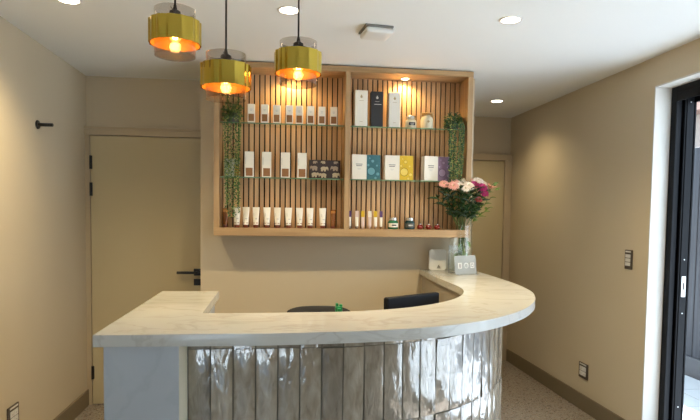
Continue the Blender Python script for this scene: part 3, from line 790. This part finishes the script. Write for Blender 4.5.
# ------------------------------------------------------------------ trailing plants in the cabinet
def trailing(x0, x1, yf, mound, zbot, seed, label, mats, dens, zlens):
    rn = random.Random(seed)
    cx = (x0 + x1) / 2; t = thing('trailing_plant', label, 'plant', (cx, 3.885, ZS1 + E_), 0, 'trailing plants at the cabinet ends')
    hw = (x1 - x0) / 2
    MB().lathe([(.034, 0), (.036, .002), (.044, .062), (.047, .066), (.042, .066), (.040, .058)], 24).build('pot', M['pot'], t, autosmooth=SM)
    MB().lathe([(.0395, .050), (.0395, .056), (0, .058)], 20).build('soil', M['soil'], t)
    A, B, S = MB(), MB(), MB()
    for k in range(380):           # the mound on top
        a = rn.uniform(0, 2 * PI); r = hw * math.sqrt(rn.random()); zz = rn.uniform(.03, mound) * (1 - .35 * (r / hw) ** 2)
        p = (r * math.cos(a), max(-.075, min(.045, r * math.sin(a) - .012)), zz)
        d = (math.cos(a) + rn.uniform(-.5, .5), math.sin(a) - .5, rn.uniform(-.3, .8))
        (A if rn.random() < .8 else B).leaf(p, d, (rn.uniform(-.4, .4), -.5, 1), rn.uniform(.015, .026), rn.uniform(.010, .016))
    for k in range(dens):          # strands over the shelf edge
        sx = rn.uniform(-hw, hw); zl = zbot + (1 - zlens) * rn.random() * (ZS1 - zbot) if k % 3 else zbot + rn.random() * .06
        sx2 = max(-hw * .9, min(hw * .9, sx * rn.uniform(.5, .95))); y0 = yf - 3.885 + rn.uniform(-.012, .010)
        pts = [(sx * .4, -.02, .070), (sx * .8, y0 * .7, .085), (sx, y0, .03)]
        z = .0; zend = zl - ZS1; 
        while z > zend:
            f = z / zend
            pts.append((sx + (sx2 - sx) * f + rn.uniform(-.002, .002), y0 + rn.uniform(-.002, .002), z - .01)); z -= .030
        S.tube(pts, .0008, 5)
        for q, p in enumerate(pts[2:]):
            for rep in range(3):
                pp = (p[0], p[1], p[2] - rep * .010); a = rn.uniform(0, 2 * PI)
                d = (math.cos(a), math.sin(a) * .6 - .3, rn.uniform(-.9, .2))
                (A if rn.random() < .74 else B).leaf(pp, d, (0, -1, .5), rn.uniform(.010, .017), rn.uniform(.006, .010))
    A.build('foliage', M[mats[0]], t); B.build('pale_foliage', M[mats[1]], t); S.build('stems', M['stem'], t)
trailing(-.412, -.285, 3.789, .150, 1.44, 3, 'trailing green plant at the left end of the cabinet hanging over the shelves', ('trail', 'trailtip'), 15, .55)
trailing(1.134, 1.250, 3.789, .122, 1.66, 5, 'trailing green plant at the right end of the cabinet above the flowers', ('traildark', 'trailtip'), 20, .72)

# ------------------------------------------------------------------ vase and flowers on the counter
VX, VY = 1.258, 3.84
ZC = ZT + E_
vs = thing('glass_vase', 'clear cylindrical glass vase of flowers at the wall end of the countertop', 'vase', (VX, VY, ZC))
MB().lathe([(0, 0), (.068, 0), (.073, .004), (.076, .02), (.083, .16), (.079, .27), (.076, .315), (.083, .345), (.0805, .345), (.0735, .315), (.0765, .27), (.0805, .16), (.0735, .022), (.067, .014), (0, .014)], 40, caps=False).build('glass_body', M['clear'], vs, smooth=True)
MB().lathe([(0, .0145), (.066, .0145), (.0725, .024), (.0785, .15), (0, .15)], 32, caps=False).build('water', M['water'], vs, autosmooth=SM)
def flower(x, z, y, kind, label, r=.030, tilt=(0, -.5), grp=None):
    """bloom with stem; head centre at world (x, y, z)"""
    rn = random.Random(int(x * 1000) + int(z * 777))
    bx, by = VX + rn.uniform(-.048, .048), VY + rn.uniform(-.035, .035)
    t = thing('cut_flower', label, 'flower', (bx, by, ZC + .022), 0, grp)
    ex, ey, ez = x - bx, y - by, z - ZC - .022
    nxk = max(-.055, min(.055, (x - VX) * .32)); nyk = max(-.05, min(.05, (y - VY) * .32))
    pts = [(0, 0, 0), ((VX + nxk * .6 - bx) * .6, (VY + nyk * .6 - by) * .6, .16), (VX + nxk - bx, VY + nyk - by, .32), (ex * .7 + (VX + nxk - bx) * .3, ey * .7 + (VY + nyk - by) * .3, .32 + (ez - .32) * .55), (ex, ey, ez - .008)]
    MB().tube(pts, .0021, 6).build('stem', M['stem'], t)
    n = Vector((tilt[0] + (x - VX) * 1.2, tilt[1], 1.0)).normalized()
    q = n.to_track_quat('Z', 'Y').to_matrix().to_4x4(); T = mv(ex, ey, ez) @ q
    hd = MB()
    if kind in ('magpetal', 'redpetal'):
        layers = ((15, 1.0, -.05), (13, .85, .35), (10, .62, .75), (7, .38, 1.1))
    else:
        layers = ((17, 1.0, .05), (15, .84, .25), (9, .5, .6))
    for li, (cnt, L_, up) in enumerate(layers):
        for k in range(cnt):
            a = 2 * PI * (k + .5 * li) / cnt + rn.uniform(-.08, .08)
            d = Vector((math.cos(a), math.sin(a), up)); p = Vector((math.cos(a) * .004, math.sin(a) * .004, .002 * li))
            hd.leaf(T @ p, (q @ d.to_4d().to_3d()), q @ Vector((-math.cos(a) * up, -math.sin(a) * up, 1)), r * L_, r * .44, .12)
    ho = hd.build('petals', M[kind], t)
    MB().lathe([(.0075, -.004), (.0085, .002), (.006, .007), (0, .0085)], 14, mtx=T, caps=True).build('flower_eye' if kind in ('pinkpetal', 'whitepetal') else 'calyx', M['eye'] if kind in ('pinkpetal', 'whitepetal') else M['stem'], t, smooth=True)
FL = [
 (1.085, 1.692, 3.78, 'pinkpetal', 'pink daisy bloom at the left edge of the bouquet', .032),
 (1.142, 1.678, 3.75, 'pinkpetal', 'pink daisy bloom low in front left of the bouquet', .036),
 (1.165, 1.708, 3.80, 'pinkpetal', 'pale pink bloom behind the left pink daisies', .032),
 (1.205, 1.715, 3.84, 'whitepetal', 'white bloom at the top middle of the bouquet', .032),
 (1.200, 1.682, 3.77, 'whitepetal', 'white bloom just right of the front pink daisy', .030),
 (1.252, 1.682, 3.75, 'whitepetal', 'large white daisy at the front centre of the bouquet', .038),
 (1.222, 1.660, 3.73, 'whitepetal', 'small white daisy low at the front of the bouquet', .026),
 (1.185, 1.700, 3.79, 'whitepetal', 'white bloom between the pink ones at the left', .027),
 (1.258, 1.722, 3.83, 'whitepetal', 'white bloom at the top just left of the back pink one', .030),
 (1.318, 1.712, 3.79, 'whitepetal', 'white bloom tucked between the magenta ones and the top', .026),
 (1.290, 1.728, 3.86, 'pinkpetal', 'pink bloom at the top behind the magenta flowers', .030),
 (1.345, 1.722, 3.82, 'whitepetal', 'white bloom at the top right of the bouquet', .036),
 (1.385, 1.706, 3.84, 'whitepetal', 'white bloom at the right above the peach lily', .030),
 (1.300, 1.692, 3.77, 'magpetal', 'magenta bloom beside the large white daisy', .032),
 (1.350, 1.672, 3.75, 'magpetal', 'deep magenta bloom at the right front of the bouquet', .036),
 (1.362, 1.632, 3.74, 'magpetal', 'lowest magenta bloom at the right of the bouquet', .030),
 (1.318, 1.588, 3.73, 'redpetal', 'small dark red bloom low among the leaves', .024),
]
for x, z, y, k, l, r in FL: flower(x + .016, z + .004, y - .02, k, l, r * 1.10, (0, -.95 if z < 1.70 else -.6), 'flowers in the bouquet')
# peach lily with buds at the right
t = thing('cut_flower', 'peach lily stem with pointed buds leaning out at the right of the bouquet', 'flower', (VX + .03, VY, ZC + .022), 0, 'flowers in the bouquet')
MB().tube([(0, 0, 0), (.005, -.01, .18), (.030, -.02, .33), (.10, -.05, .48), (.165, -.07, .58)], .0022, 6).build('stem', M['stem'], t)
b = MB()
for k in range(6):
    a = k * PI / 3; b.leaf((.145, -.07, .565), (.35 + .6 * math.cos(a), -.3 + .6 * math.sin(a), .6), (0, -.4, 1), .055, .022, .3)
b.build('petals', M['peach'], t)
b = MB()
for p, d, L_ in (((.17, -.07, .58), (.7, -.2, .8), .05), ((.18, -.07, .56), (.9, -.3, .3), .045)): b.leaf(p, d, (0, -1, .3), L_, .016, .05)
b.build('bud', M['leafmid'], t)
# leafy sprigs
def sprig(pts, label, seed, mt, L0=.06, W0=.022, n=9):
    rn = random.Random(seed); bx, by = VX + rn.uniform(-.045, .045), VY + rn.uniform(-.03, .03)
    t = thing('leaf_sprig', label, 'foliage', (bx, by, ZC + .02), 0, 'leafy sprigs in the bouquet')
    P = [(0, 0, 0)] + [(x + .016 - bx, y - by, z - ZC - .02) for x, y, z in pts]
    MB().tube(P, .0022, 6, .5).build('stem', M['stem'], t)
    lv = MB(); segs = len(P) - 1
    for k in range(n):
        f = 1.55 + (segs - 1.55) * k / (n - 1); i = min(int(f), segs - 1); u = f - i
        p = Vector(P[i]).lerp(Vector(P[i + 1]), u); d0 = (Vector(P[i + 1]) - Vector(P[i])).normalized()
        a = k * 2.4 + rn.random(); s = Vector((math.cos(a), math.sin(a) - .25, .1))
        lv.leaf(p, d0 * .75 + s * .9, (0, -.5, 1), L0 * rn.uniform(.7, 1.15), W0 * rn.uniform(.8, 1.2), .3)
    lv.build('leaves', M[mt], t)
SP = [
 ([(1.22, 3.83, 1.40), (1.15, 3.80, 1.52), (1.085, 3.78, 1.665)], 'dark leafy sprig at the left side of the bouquet', 'leafdark'),
 ([(1.22, 3.81, 1.40), (1.17, 3.77, 1.50), (1.12, 3.74, 1.64)], 'dark leafy sprig below the pink daisies', 'leafdark'),
 ([(1.23, 3.79, 1.40), (1.22, 3.74, 1.52), (1.19, 3.72, 1.66)], 'dark leafy sprig in front left of centre in the bouquet', 'leafdark'),
 ([(1.245, 3.79, 1.40), (1.25, 3.73, 1.50), (1.255, 3.72, 1.65)], 'dark leafy sprig in front of the white daisy', 'leafdark'),
 ([(1.26, 3.79, 1.40), (1.29, 3.74, 1.50), (1.31, 3.72, 1.65)], 'dark leafy sprig below the magenta blooms', 'leafdark'),
 ([(1.26, 3.82, 1.40), (1.31, 3.78, 1.50), (1.37, 3.75, 1.64)], 'dark leafy sprig at the right of the bouquet', 'leafdark'),
 ([(1.245, 3.85, 1.40), (1.24, 3.84, 1.53), (1.23, 3.83, 1.68)], 'dark leafy sprig in the middle of the bouquet', 'leafdark'),
 ([(1.27, 3.84, 1.40), (1.34, 3.82, 1.50), (1.43, 3.80, 1.60)], 'fresh green sprig reaching out at the right', 'leafmid'),
 ([(1.27, 3.80, 1.40), (1.33, 3.76, 1.47), (1.40, 3.74, 1.53)], 'fresh green sprig drooping low at the right', 'leafmid'),
 ([(1.27, 3.85, 1.40), (1.36, 3.84, 1.55), (1.455, 3.82, 1.70)], 'tall fresh green sprig with a pointed tip at the far right', 'leafmid'),
 ([(1.21, 3.80, 1.40), (1.13, 3.77, 1.52), (1.04, 3.76, 1.60)], 'thin dark sprig sticking out at the far left', 'leafdark'),
]
for i, (p, l, mt) in enumerate(SP): sprig(p, l, 40 + i, mt, .075 if mt == 'leafdark' else .055, .030 if mt == 'leafdark' else .022, 16 if mt == 'leafdark' and i != 10 else 8)
# leaves sunk in the vase
t = thing('leaf_sprig', 'yellow green leaves pressed inside the glass vase', 'foliage', (VX - .03, VY - .03, ZC + .022), 0, 'leafy sprigs in the bouquet')
MB().tube([(0, 0, 0), (.0, 0, .12), (.02, .0, .30)], .002, 6).build('stem', M['stem'], t)
b = MB()
for k, (x, y, z) in enumerate(((-.015, -.012, .12), (.02, -.015, .09), (.035, -.01, .14), (.0, -.01, .18), (.055, .0, .12), (.06, -.01, .20))): b.leaf((x, y, z), (.15 * (k - 2), -.1, -.8), (0, -1, .2), .055, .022, .05)
b.build('leaves', M['leafmid'], t)

# ------------------------------------------------------------------ small stands on the counter
def rrect(w, h, r, n=6):
    P = []
    for cx, cz, a0 in ((w / 2 - r, r, -90), (w / 2 - r, h - r, 0), (-w / 2 + r, h - r, 90), (-w / 2 + r, r, 180)):
        for k in range(n + 1):
            a = math.radians(a0 + 90 * k / n); P.append((cx + r * math.cos(a), cz + r * math.sin(a)))
    return P
def plate(mb, poly, t):
    """upright plate in the xz plane, thickness t in +y"""
    A = [mb.bm.verts.new((x, 0, z)) for x, z in poly]; B = [mb.bm.verts.new((x, t, z)) for x, z in poly]; n = len(poly)
    mb.bm.faces.new(A); mb.bm.faces.new(list(reversed(B)))
    for k in range(n): mb.bm.faces.new((A[k], A[(k + 1) % n], B[(k + 1) % n], B[k]))
    return mb
wp = thing('white_plaque', 'white rounded square stand with a small dark emblem against the wall on the countertop', 'stand', (1.118, 3.935, ZC))
plate(MB(), rrect(.128, .150, .020), .018).build('plaque_body', M['white'], wp, autosmooth=SM)
m_ = MB(); m_.lathe([(.015, 0), (.015, .001)], 3, mtx=mv(.008, -.0001, .026) @ rx(PI / 2) @ rz(PI / 2)); m_.box(-.006, .022, -.0012, -.0001, .012, .017); m_.build('emblem', M['ink'], wp)
ah = thing('acrylic_holder', 'clear acrylic sheet holder standing in front of the vase', 'holder', (1.205, 3.745, ZC), .10)
plate(MB(), [(-.064, 0), (.064, 0), (.064, .190), (-.064, .190)], .003).build('sheet', M['acrylic'], ah)
MB().box(-.0655, -.0641, 0, .003, .0, .190).build('sheet_edge', M['pot'], ah)
MB().box(-.064, .064, -.035, -.0002, 0, .003).build('foot', M['acrylic'], ah)
sg = thing('icon_sign', 'small frosted acrylic sign with three white icons in front of the vase', 'sign', (1.235, 3.640, ZC), .42)
pl_ = plate(MB(), rrect(.190, .128, .008), .006)
bmesh.ops.transform(pl_.bm, matrix=rx(-.12), verts=pl_.bm.verts)
fo = pl_.build('sign_plate', M['frost'], sg, autosmooth=SM)
MB().box(-.095, .095, -.028, -.0008, 0, .004, .001).build('foot', M['frost'], sg)
ic = MB()
def isl(mb, f):
    n0 = len(mb.bm.verts); f(); mb.bm.verts.ensure_lookup_table(); return mb
plate(ic, [(-.070, .040), (-.036, .040), (-.036, .080), (-.070, .080)], .001)
ring(ic, .004, .060, .019, .005, .001)
for a, b_, c_, d_ in ((.042, .047, .042, .078), (.070, .075, .042, .078), (.047, .070, .042, .047), (.047, .070, .073, .078)): plate(ic, [(a, c_), (b_, c_), (b_, d_), (a, d_)], .001)
plate(ic, [(.053, .055), (.064, .055), (.064, .065), (.053, .065)], .001)
bmesh.ops.transform(ic.bm, matrix=rx(-.12) @ mv(0, -.0013, 0), verts=ic.bm.verts)
ic.build('white_icons', M['socket'], sg)
ik = plate(MB(), [(-.060, .046), (-.046, .046), (-.046, .074), (-.060, .074)], .0006)
bmesh.ops.transform(ik.bm, matrix=rx(-.12) @ mv(0, -.0021, 0), verts=ik.bm.verts)
ik.build('dark_mark', M['ink'], sg)

# ------------------------------------------------------------------ behind the counter
mo = thing('computer_monitor', 'black computer monitor turned away behind the curved countertop', 'monitor', (.655, 2.765, .7405), math.atan2(.188, .315))
MB().box(-.184, .184, -.020, .014, .100, .330, .010, 3).build('back_shell', M['monitor'], mo, autosmooth=SM)
MB().box(-.178, .178, .0142, .0162, .108, .322).build('screen', M['screen'], mo)
MB().box(-.025, .025, -.040, -.0205, .012, .22, .004).build('stand', M['monitor'], mo)
MB().box(-.09, .09, -.075, .055, 0, .0115, .004).build('foot', M['monitor'], mo)
ch = thing('office_chair', 'black office chair behind the counter with only the top of its backrest showing', 'chair', (.21, 3.02, 0))
bk = MB(); n = 16; rows = 8
G = {}
for i in range(n + 1):
    for j in range(rows + 1):
        u = -1 + 2 * i / n; v = j / rows
        hw_ = .185 + .02 * math.sin(v * PI); x = hw_ * u
        z = .56 + (.928 - .56) * v - .020 * abs(u) ** 5 * v
        y = .20 + .06 * v - .05 * u * u
        for q, off in ((0, -.02), (1, .02)): G[i, j, q] = bk.bm.verts.new((x, y + off, z))
for i in range(n):
    for j in range(rows):
        for q in (0, 1): bk.bm.faces.new((G[i, j, q], G[i + 1, j, q], G[i + 1, j + 1, q], G[i, j + 1, q]))
for i in range(n):
    for j in (0, rows): bk.bm.faces.new((G[i, j, 0], G[i + 1, j, 0], G[i + 1, j, 1], G[i, j, 1]))
for j in range(rows):
    for i in (0, n): bk.bm.faces.new((G[i, j, 0], G[i, j + 1, 0], G[i, j + 1, 1], G[i, j, 1]))
bk.build('backrest', M['mesh'], ch, smooth=True)
MB().box(-.23, .23, -.24, .20, .43, .50, .03, 3).build('seat', M['mesh'], ch, autosmooth=SM)
MB().box(-.03, .03, .14, .205, .44, .47).box(-.03, .03, .225, .245, .44, .70, .004).box(-.03, .03, .19, .245, .44, .47).build('back_support', M['black'], ch)
MB().lathe([(.025, .10), (.025, .43)], 16).build('gas_lift', M['black'], ch, autosmooth=SM)
for k in range(5):
    a = k * 2 * PI / 5 + .3; c, s = math.cos(a), math.sin(a)
    lg = MB().tube([(0, 0, .11), (c * .14, s * .14, .10), (c * .27, s * .27, .075)], .018, 10, .7).build('leg', M['black'], ch, smooth=True)
    MB().lathe([(.025, -.012), (.029, -.006), (.029, .006), (.025, .012)], 18, mtx=mv(c * .27, s * .27, .0295) @ rz(a) @ rx(PI / 2)).build('castor', M['black'], lg, autosmooth=SM)
gb = thing('spray_bottle', 'bright green nozzle head of a bottle peeping over the countertop', 'bottle', (.262, 2.60, .7405))
MB().lathe([(.030, 0), (.034, .004), (.034, .175), (.026, .212), (.012, .232)], 24).build('bottle_body', M['green'], gb, autosmooth=SM)
MB().lathe([(.013, .2325), (.014, .234), (.014, .252)], 20).build('collar', M['green'], gb, autosmooth=SM)
MB().box(-.016, .016, -.020, .016, .2525, .300, .004).box(-.008, .008, -.040, -.018, .280, .294, .002).box(-.0145, -.002, -.010, .012, .296, .314, .002).box(.003, .017, -.010, .012, .296, .309, .002).build('nozzle_head', M['green'], gb)

# ------------------------------------------------------------------ pendant lamps
RR, RG, RH, RO = .0905, .0725, .081, -.010
def pendant(label, x, y, z):
    t = thing('pendant_lamp', label, 'pendant lamp', (x, y, z), 0, 'brass pendant lamps over the counter')
    rgm = MB()
    rgm.lathe([(RR, -RH / 2), (RR, RH / 2), (RR - .0012, RH / 2), (RR - .0012, -RH / 2), (RR, -RH / 2)], 144, caps=False)
    for v in rgm.bm.verts:                                           # the sheet brass is gently fluted
        a = math.atan2(v.co.y, v.co.x); k_ = 1 + (.0019 * math.sin(15 * a) + .0006 * math.sin(27 * a + 1.3)) / RR
        v.co.x *= k_; v.co.y *= k_
    rgm.build('brass_ring', M['brass'], t, autosmooth=SM, loc=(0, 0, RO))
    MB().lathe([(RR - .0044, -RH / 2 + .0005), (RR - .0044, RH / 2 - .0005), (RR - .0050, RH / 2 - .0005), (RR - .0050, -RH / 2 + .0005), (RR - .0044, -RH / 2 + .0005)], 64, caps=False).build('ring_lining', M['lining'], t, autosmooth=SM, loc=(0, 0, RO))
    cl = MB()
    for k in range(3):
        a = k * 2 * PI / 3 + .5
        cl.tube([((RG + .001) * math.cos(a), (RG + .001) * math.sin(a), RH / 2 - .006), ((RR - .0015) * math.cos(a), (RR - .0015) * math.sin(a), RH / 2 - .006)], .0022, 6)
    cl.build('ring_clip', M['brass'], t, loc=(0, 0, RO))
    MB().lathe([(RG, -.092), (RG, .072), (RG - .0025, .072), (RG - .0025, -.092), (RG, -.092)], 56, caps=False).build('smoked_glass', M['smoke'], t, autosmooth=SM)
    MB().lathe([(0, -.0905), (RG - .003, -.0905), (RG - .003, -.088), (0, -.088)], 40, caps=False).build('glass_base', M['smoke'], t)
    MB().lathe([(0, .090), (.005, .090), (.008, .074), (.019, .067), (.020, .058), (.016, .053), (.016, .002), (0, .002)], 28, caps=False).build('lamp_holder', M['black'], t, autosmooth=SM)
    sp = MB()
    for k in range(3):
        a = k * 2 * PI / 3 + .5; sp.tube([(.017 * math.cos(a), .017 * math.sin(a), .060), ((RG - .003) * math.cos(a), (RG - .003) * math.sin(a), .060)], .0016, 6)
    sp.build('spider_arm', M['black'], t)
    MB().lathe([(.012, .0115), (.014, .009), (.0200, .001), (.0215, -.010), (.019, -.021), (.011, -.029), (0, -.031)], 28, caps=False).build('bulb', M['bulb'], t, smooth=True, loc=(0, 0, RO))
    fl = MB()
    for k in range(5):
        a = k * 2 * PI / 5; c, s = math.cos(a), math.sin(a)
        fl.tube([(.0035 * c, .0035 * s, .007), (.010 * c, .010 * s, -.008), (.0065 * c, .0065 * s, -.021)], .0009, 5)
    fl.build('filament', M['filament'], t, loc=(0, 0, RO))
    MB().tube([(0, 0, .090), (0, 0, H - z - .022)], .0036, 8).build('cord', M['black'], t)
    MB().lathe([(0, H - z - .022), (.045, H - z - .022), (.050, H - z - .016), (.050, H - z - .0005), (0, H - z - .0005)], 32, caps=False).build('ceiling_rose', M['black'], t, autosmooth=SM)
    l = bpy.data.lights.new('bulb_glow', 'POINT'); l.energy = 1.1; l.color = (1.0, .60, .24); l.shadow_soft_size = .02
    o = bpy.data.objects.new('bulb_glow', l); COL.objects.link(o); o.location = (0, 0, -.020); o.parent = t
pendant('highest brass and smoked glass pendant lamp, leftmost of three', -.393, 2.10, 2.127)
pendant('lowest brass and smoked glass pendant lamp, middle of three', -.213, 2.10, 1.979)
pendant('brass and smoked glass pendant lamp in front of the cabinet, rightmost of three', .052, 2.20, 2.066)

# ------------------------------------------------------------------ ceiling fittings
def downlight(x, y, label, power=60):
    t = thing('downlight', label, 'downlight', (x, y, H), 0, 'recessed ceiling downlights')
    MB().lathe([(.046, -.0005), (.060, -.0005), (.060, -.003), (.056, -.006), (.048, -.004), (.046, -.0005)], 40, caps=False).build('trim_ring', M['white'], t, smooth=True)
    MB().lathe([(0, -.001), (.0455, -.001), (.0455, -.0025), (0, -.0025)], 32, caps=False).build('light_lens', M['lens'], t)
    spot('downlight_beam', (0, 0, -.012), power, (1.0, .81, .48), 135, 1.0, t, .032)
for x, y, l in ((-1.03, 2.86, 'ceiling downlight at the top left near the left wall'), (.02, 2.83, 'ceiling downlight above the rightmost pendant'),
                (1.15, 2.79, 'ceiling downlight in the bright area right of the square sensor'), (1.84, 4.72, 'ceiling downlight at the far right corner by the back door')):
    downlight(x, y, l, 26 if y > 4 else (74 if x > 1 else 62))
sn = thing('ceiling_sensor', 'square white sensor on a grey base fixed to the ceiling', 'sensor', (.49, 3.04, H), .12)
MB().box(-.078, .078, -.078, .078, -.012, -.0005, .004).build('base', M['sensor_base'], sn)
MB().box(-.074, .080, -.080, .073, -.042, -.0125, .014, 3).build('cover', M['white'], sn, autosmooth=SM)

# ------------------------------------------------------------------ wall fittings
pg = thing('wall_peg', 'short black peg sticking out of the left wall', 'peg', (XL, 3.57, 1.99))
MB().lathe([(.026, .0005), (.026, .006), (.024, .009)], 28, mtx=ry(PI / 2)).build('rosette', M['black'], pg, autosmooth=SM)
MB().lathe([(.0105, .0092), (.0105, .088), (.008, .091)], 20, mtx=ry(PI / 2)).build('pin', M['black'], pg, autosmooth=SM)
def plate_on_wall(name, label, cat, x, y, z, side, w, h, rows, cols, extra=None):
    """wall plate; local x along the wall, local -y out of the wall"""
    t = thing(name, label, cat, (x, y, z), -PI / 2 if side > 0 else PI / 2)
    MB().box(-w / 2, w / 2, -.010, -.0005, -h / 2, h / 2, .004).build('plate', M['bronze'], t)
    iw, ih = w * .72, h * .62
    cw, rh = iw / cols, ih / rows
    if extra: MB().box(-iw / 2, iw / 2, -.0125, -.0102, h * .37, h * .45, .0008).build('label_strip', M['socket'], t)
    for r in range(rows):
        for c in range(cols):
            x0 = -iw / 2 + c * cw; z0 = -ih / 2 + r * rh - h * .02
            rk = MB().box(x0 + .002, x0 + cw - .002, -.0135, -.0102, z0 + .002, z0 + rh - .002, .001).build('rocker', M['socket'], t)
            if cols == 2: MB().box(x0 + cw * .35, x0 + cw * .65, -.0142, -.0137, z0 + rh * .40, z0 + rh * .44).build('slot', M['ink'], rk)
    return t
plate_on_wall('light_switch', 'bronze plate with three white light switches on the right wall near the sliding door', 'switch', XR, 3.455, 1.200, 1, .078, .130, 3, 1, True)
plate_on_wall('power_outlet', 'bronze power outlet low on the right wall above the baseboard', 'outlet', XR, 3.962, .305, 1, .125, .120, 2, 2, True)
plate_on_wall('power_outlet', 'bronze power outlet low on the left wall at the lower left corner', 'outlet', XL, 3.20, .345, -1, .125, .120, 2, 2, True)

# ------------------------------------------------------------------ daylight
wd = bpy.data.worlds.new('overcast_sky'); scene.world = wd; wd.use_nodes = True
N, L = wd.node_tree.nodes, wd.node_tree.links
bg = N['Background']; bg.inputs['Strength'].default_value = 3.0
tc = N.new('ShaderNodeTexCoord'); sp = N.new('ShaderNodeSeparateXYZ'); rp = N.new('ShaderNodeValToRGB')
L.new(tc.outputs['Generated'], sp.inputs[0]); L.new(sp.outputs['Z'], rp.inputs['Fac']); L.new(rp.outputs['Color'], bg.inputs['Color'])
rp.color_ramp.elements[0].position = 0.0; rp.color_ramp.elements[0].color = (.68, .84, 1.0, 1)
rp.color_ramp.elements[1].position = .6; rp.color_ramp.elements[1].color = (.58, .78, 1.0, 1)
def portal(name, loc, rot, sx, sy):
    l = bpy.data.lights.new(name, 'AREA'); l.shape = 'RECTANGLE'; l.size = sx; l.size_y = sy; l.cycles.is_portal = True
    o = bpy.data.objects.new(name, l); COL.objects.link(o); o.location = loc; o.rotation_euler = rot
portal('door_daylight', (XR + .27, (OY0 + OY1) / 2, OZ / 2), (0, PI / 2, 0), OZ, OY1 - OY0)
portal('window_daylight', ((WX0 + WX1) / 2, Y_FRONT - .17, WZ1 / 2), (PI / 2, 0, 0), WX1 - WX0, WZ1)

sl_ = bpy.data.lights.new('sun', 'SUN'); sl_.energy = 34; sl_.angle = math.radians(2); sl_.color = (.97, .985, 1)
so = bpy.data.objects.new('sun', sl_); COL.objects.link(so); so.rotation_euler = Vector((-.28, -.50, -.85)).to_track_quat('-Z', 'Y').to_euler(); so.location = (3, -6, 9)
# ------------------------------------------------------------------ camera
cd = bpy.data.cameras.new('camera'); cam = bpy.data.objects.new('camera', cd); COL.objects.link(cam)
F_PX, YAW, PITCH, ROLL, CYP, ZCAM = 555.721, .1194, -.0507, .0135, 243.4616, 1.471
cd.sensor_width = 36; cd.sensor_fit = 'HORIZONTAL'; cd.lens = 36 * F_PX / 700; cd.shift_y = (CYP - 210) / 700; cd.clip_start = .02
Fv = Vector((math.sin(YAW) * math.cos(PITCH), math.cos(YAW) * math.cos(PITCH), math.sin(PITCH)))
Rv = Vector((math.cos(YAW), -math.sin(YAW), 0)); Uv = Rv.cross(Fv)
R2 = Rv * math.cos(ROLL) + Uv * math.sin(ROLL); U2 = Uv * math.cos(ROLL) - Rv * math.sin(ROLL)
m3 = Matrix((R2, U2, -Fv)).transposed().to_4x4()
cam.matrix_world = Matrix.Translation((0, 0, ZCAM)) @ m3
scene.camera = cam
vsn = scene.view_settings
scene.display_settings.display_device = 'sRGB'
vsn.view_transform = 'Standard'; vsn.look = 'None'; vsn.gamma = 1; vsn.use_curve_mapping = False
vsn.exposure = 0.43
scene.cycles.max_bounces = 10; scene.cycles.diffuse_bounces = 5; scene.cycles.transparent_max_bounces = 24
scene.cycles.sample_clamp_indirect = 20.0
scene.cycles.caustics_reflective = False; scene.cycles.caustics_refractive = False
scene.cycles.use_denoising = True
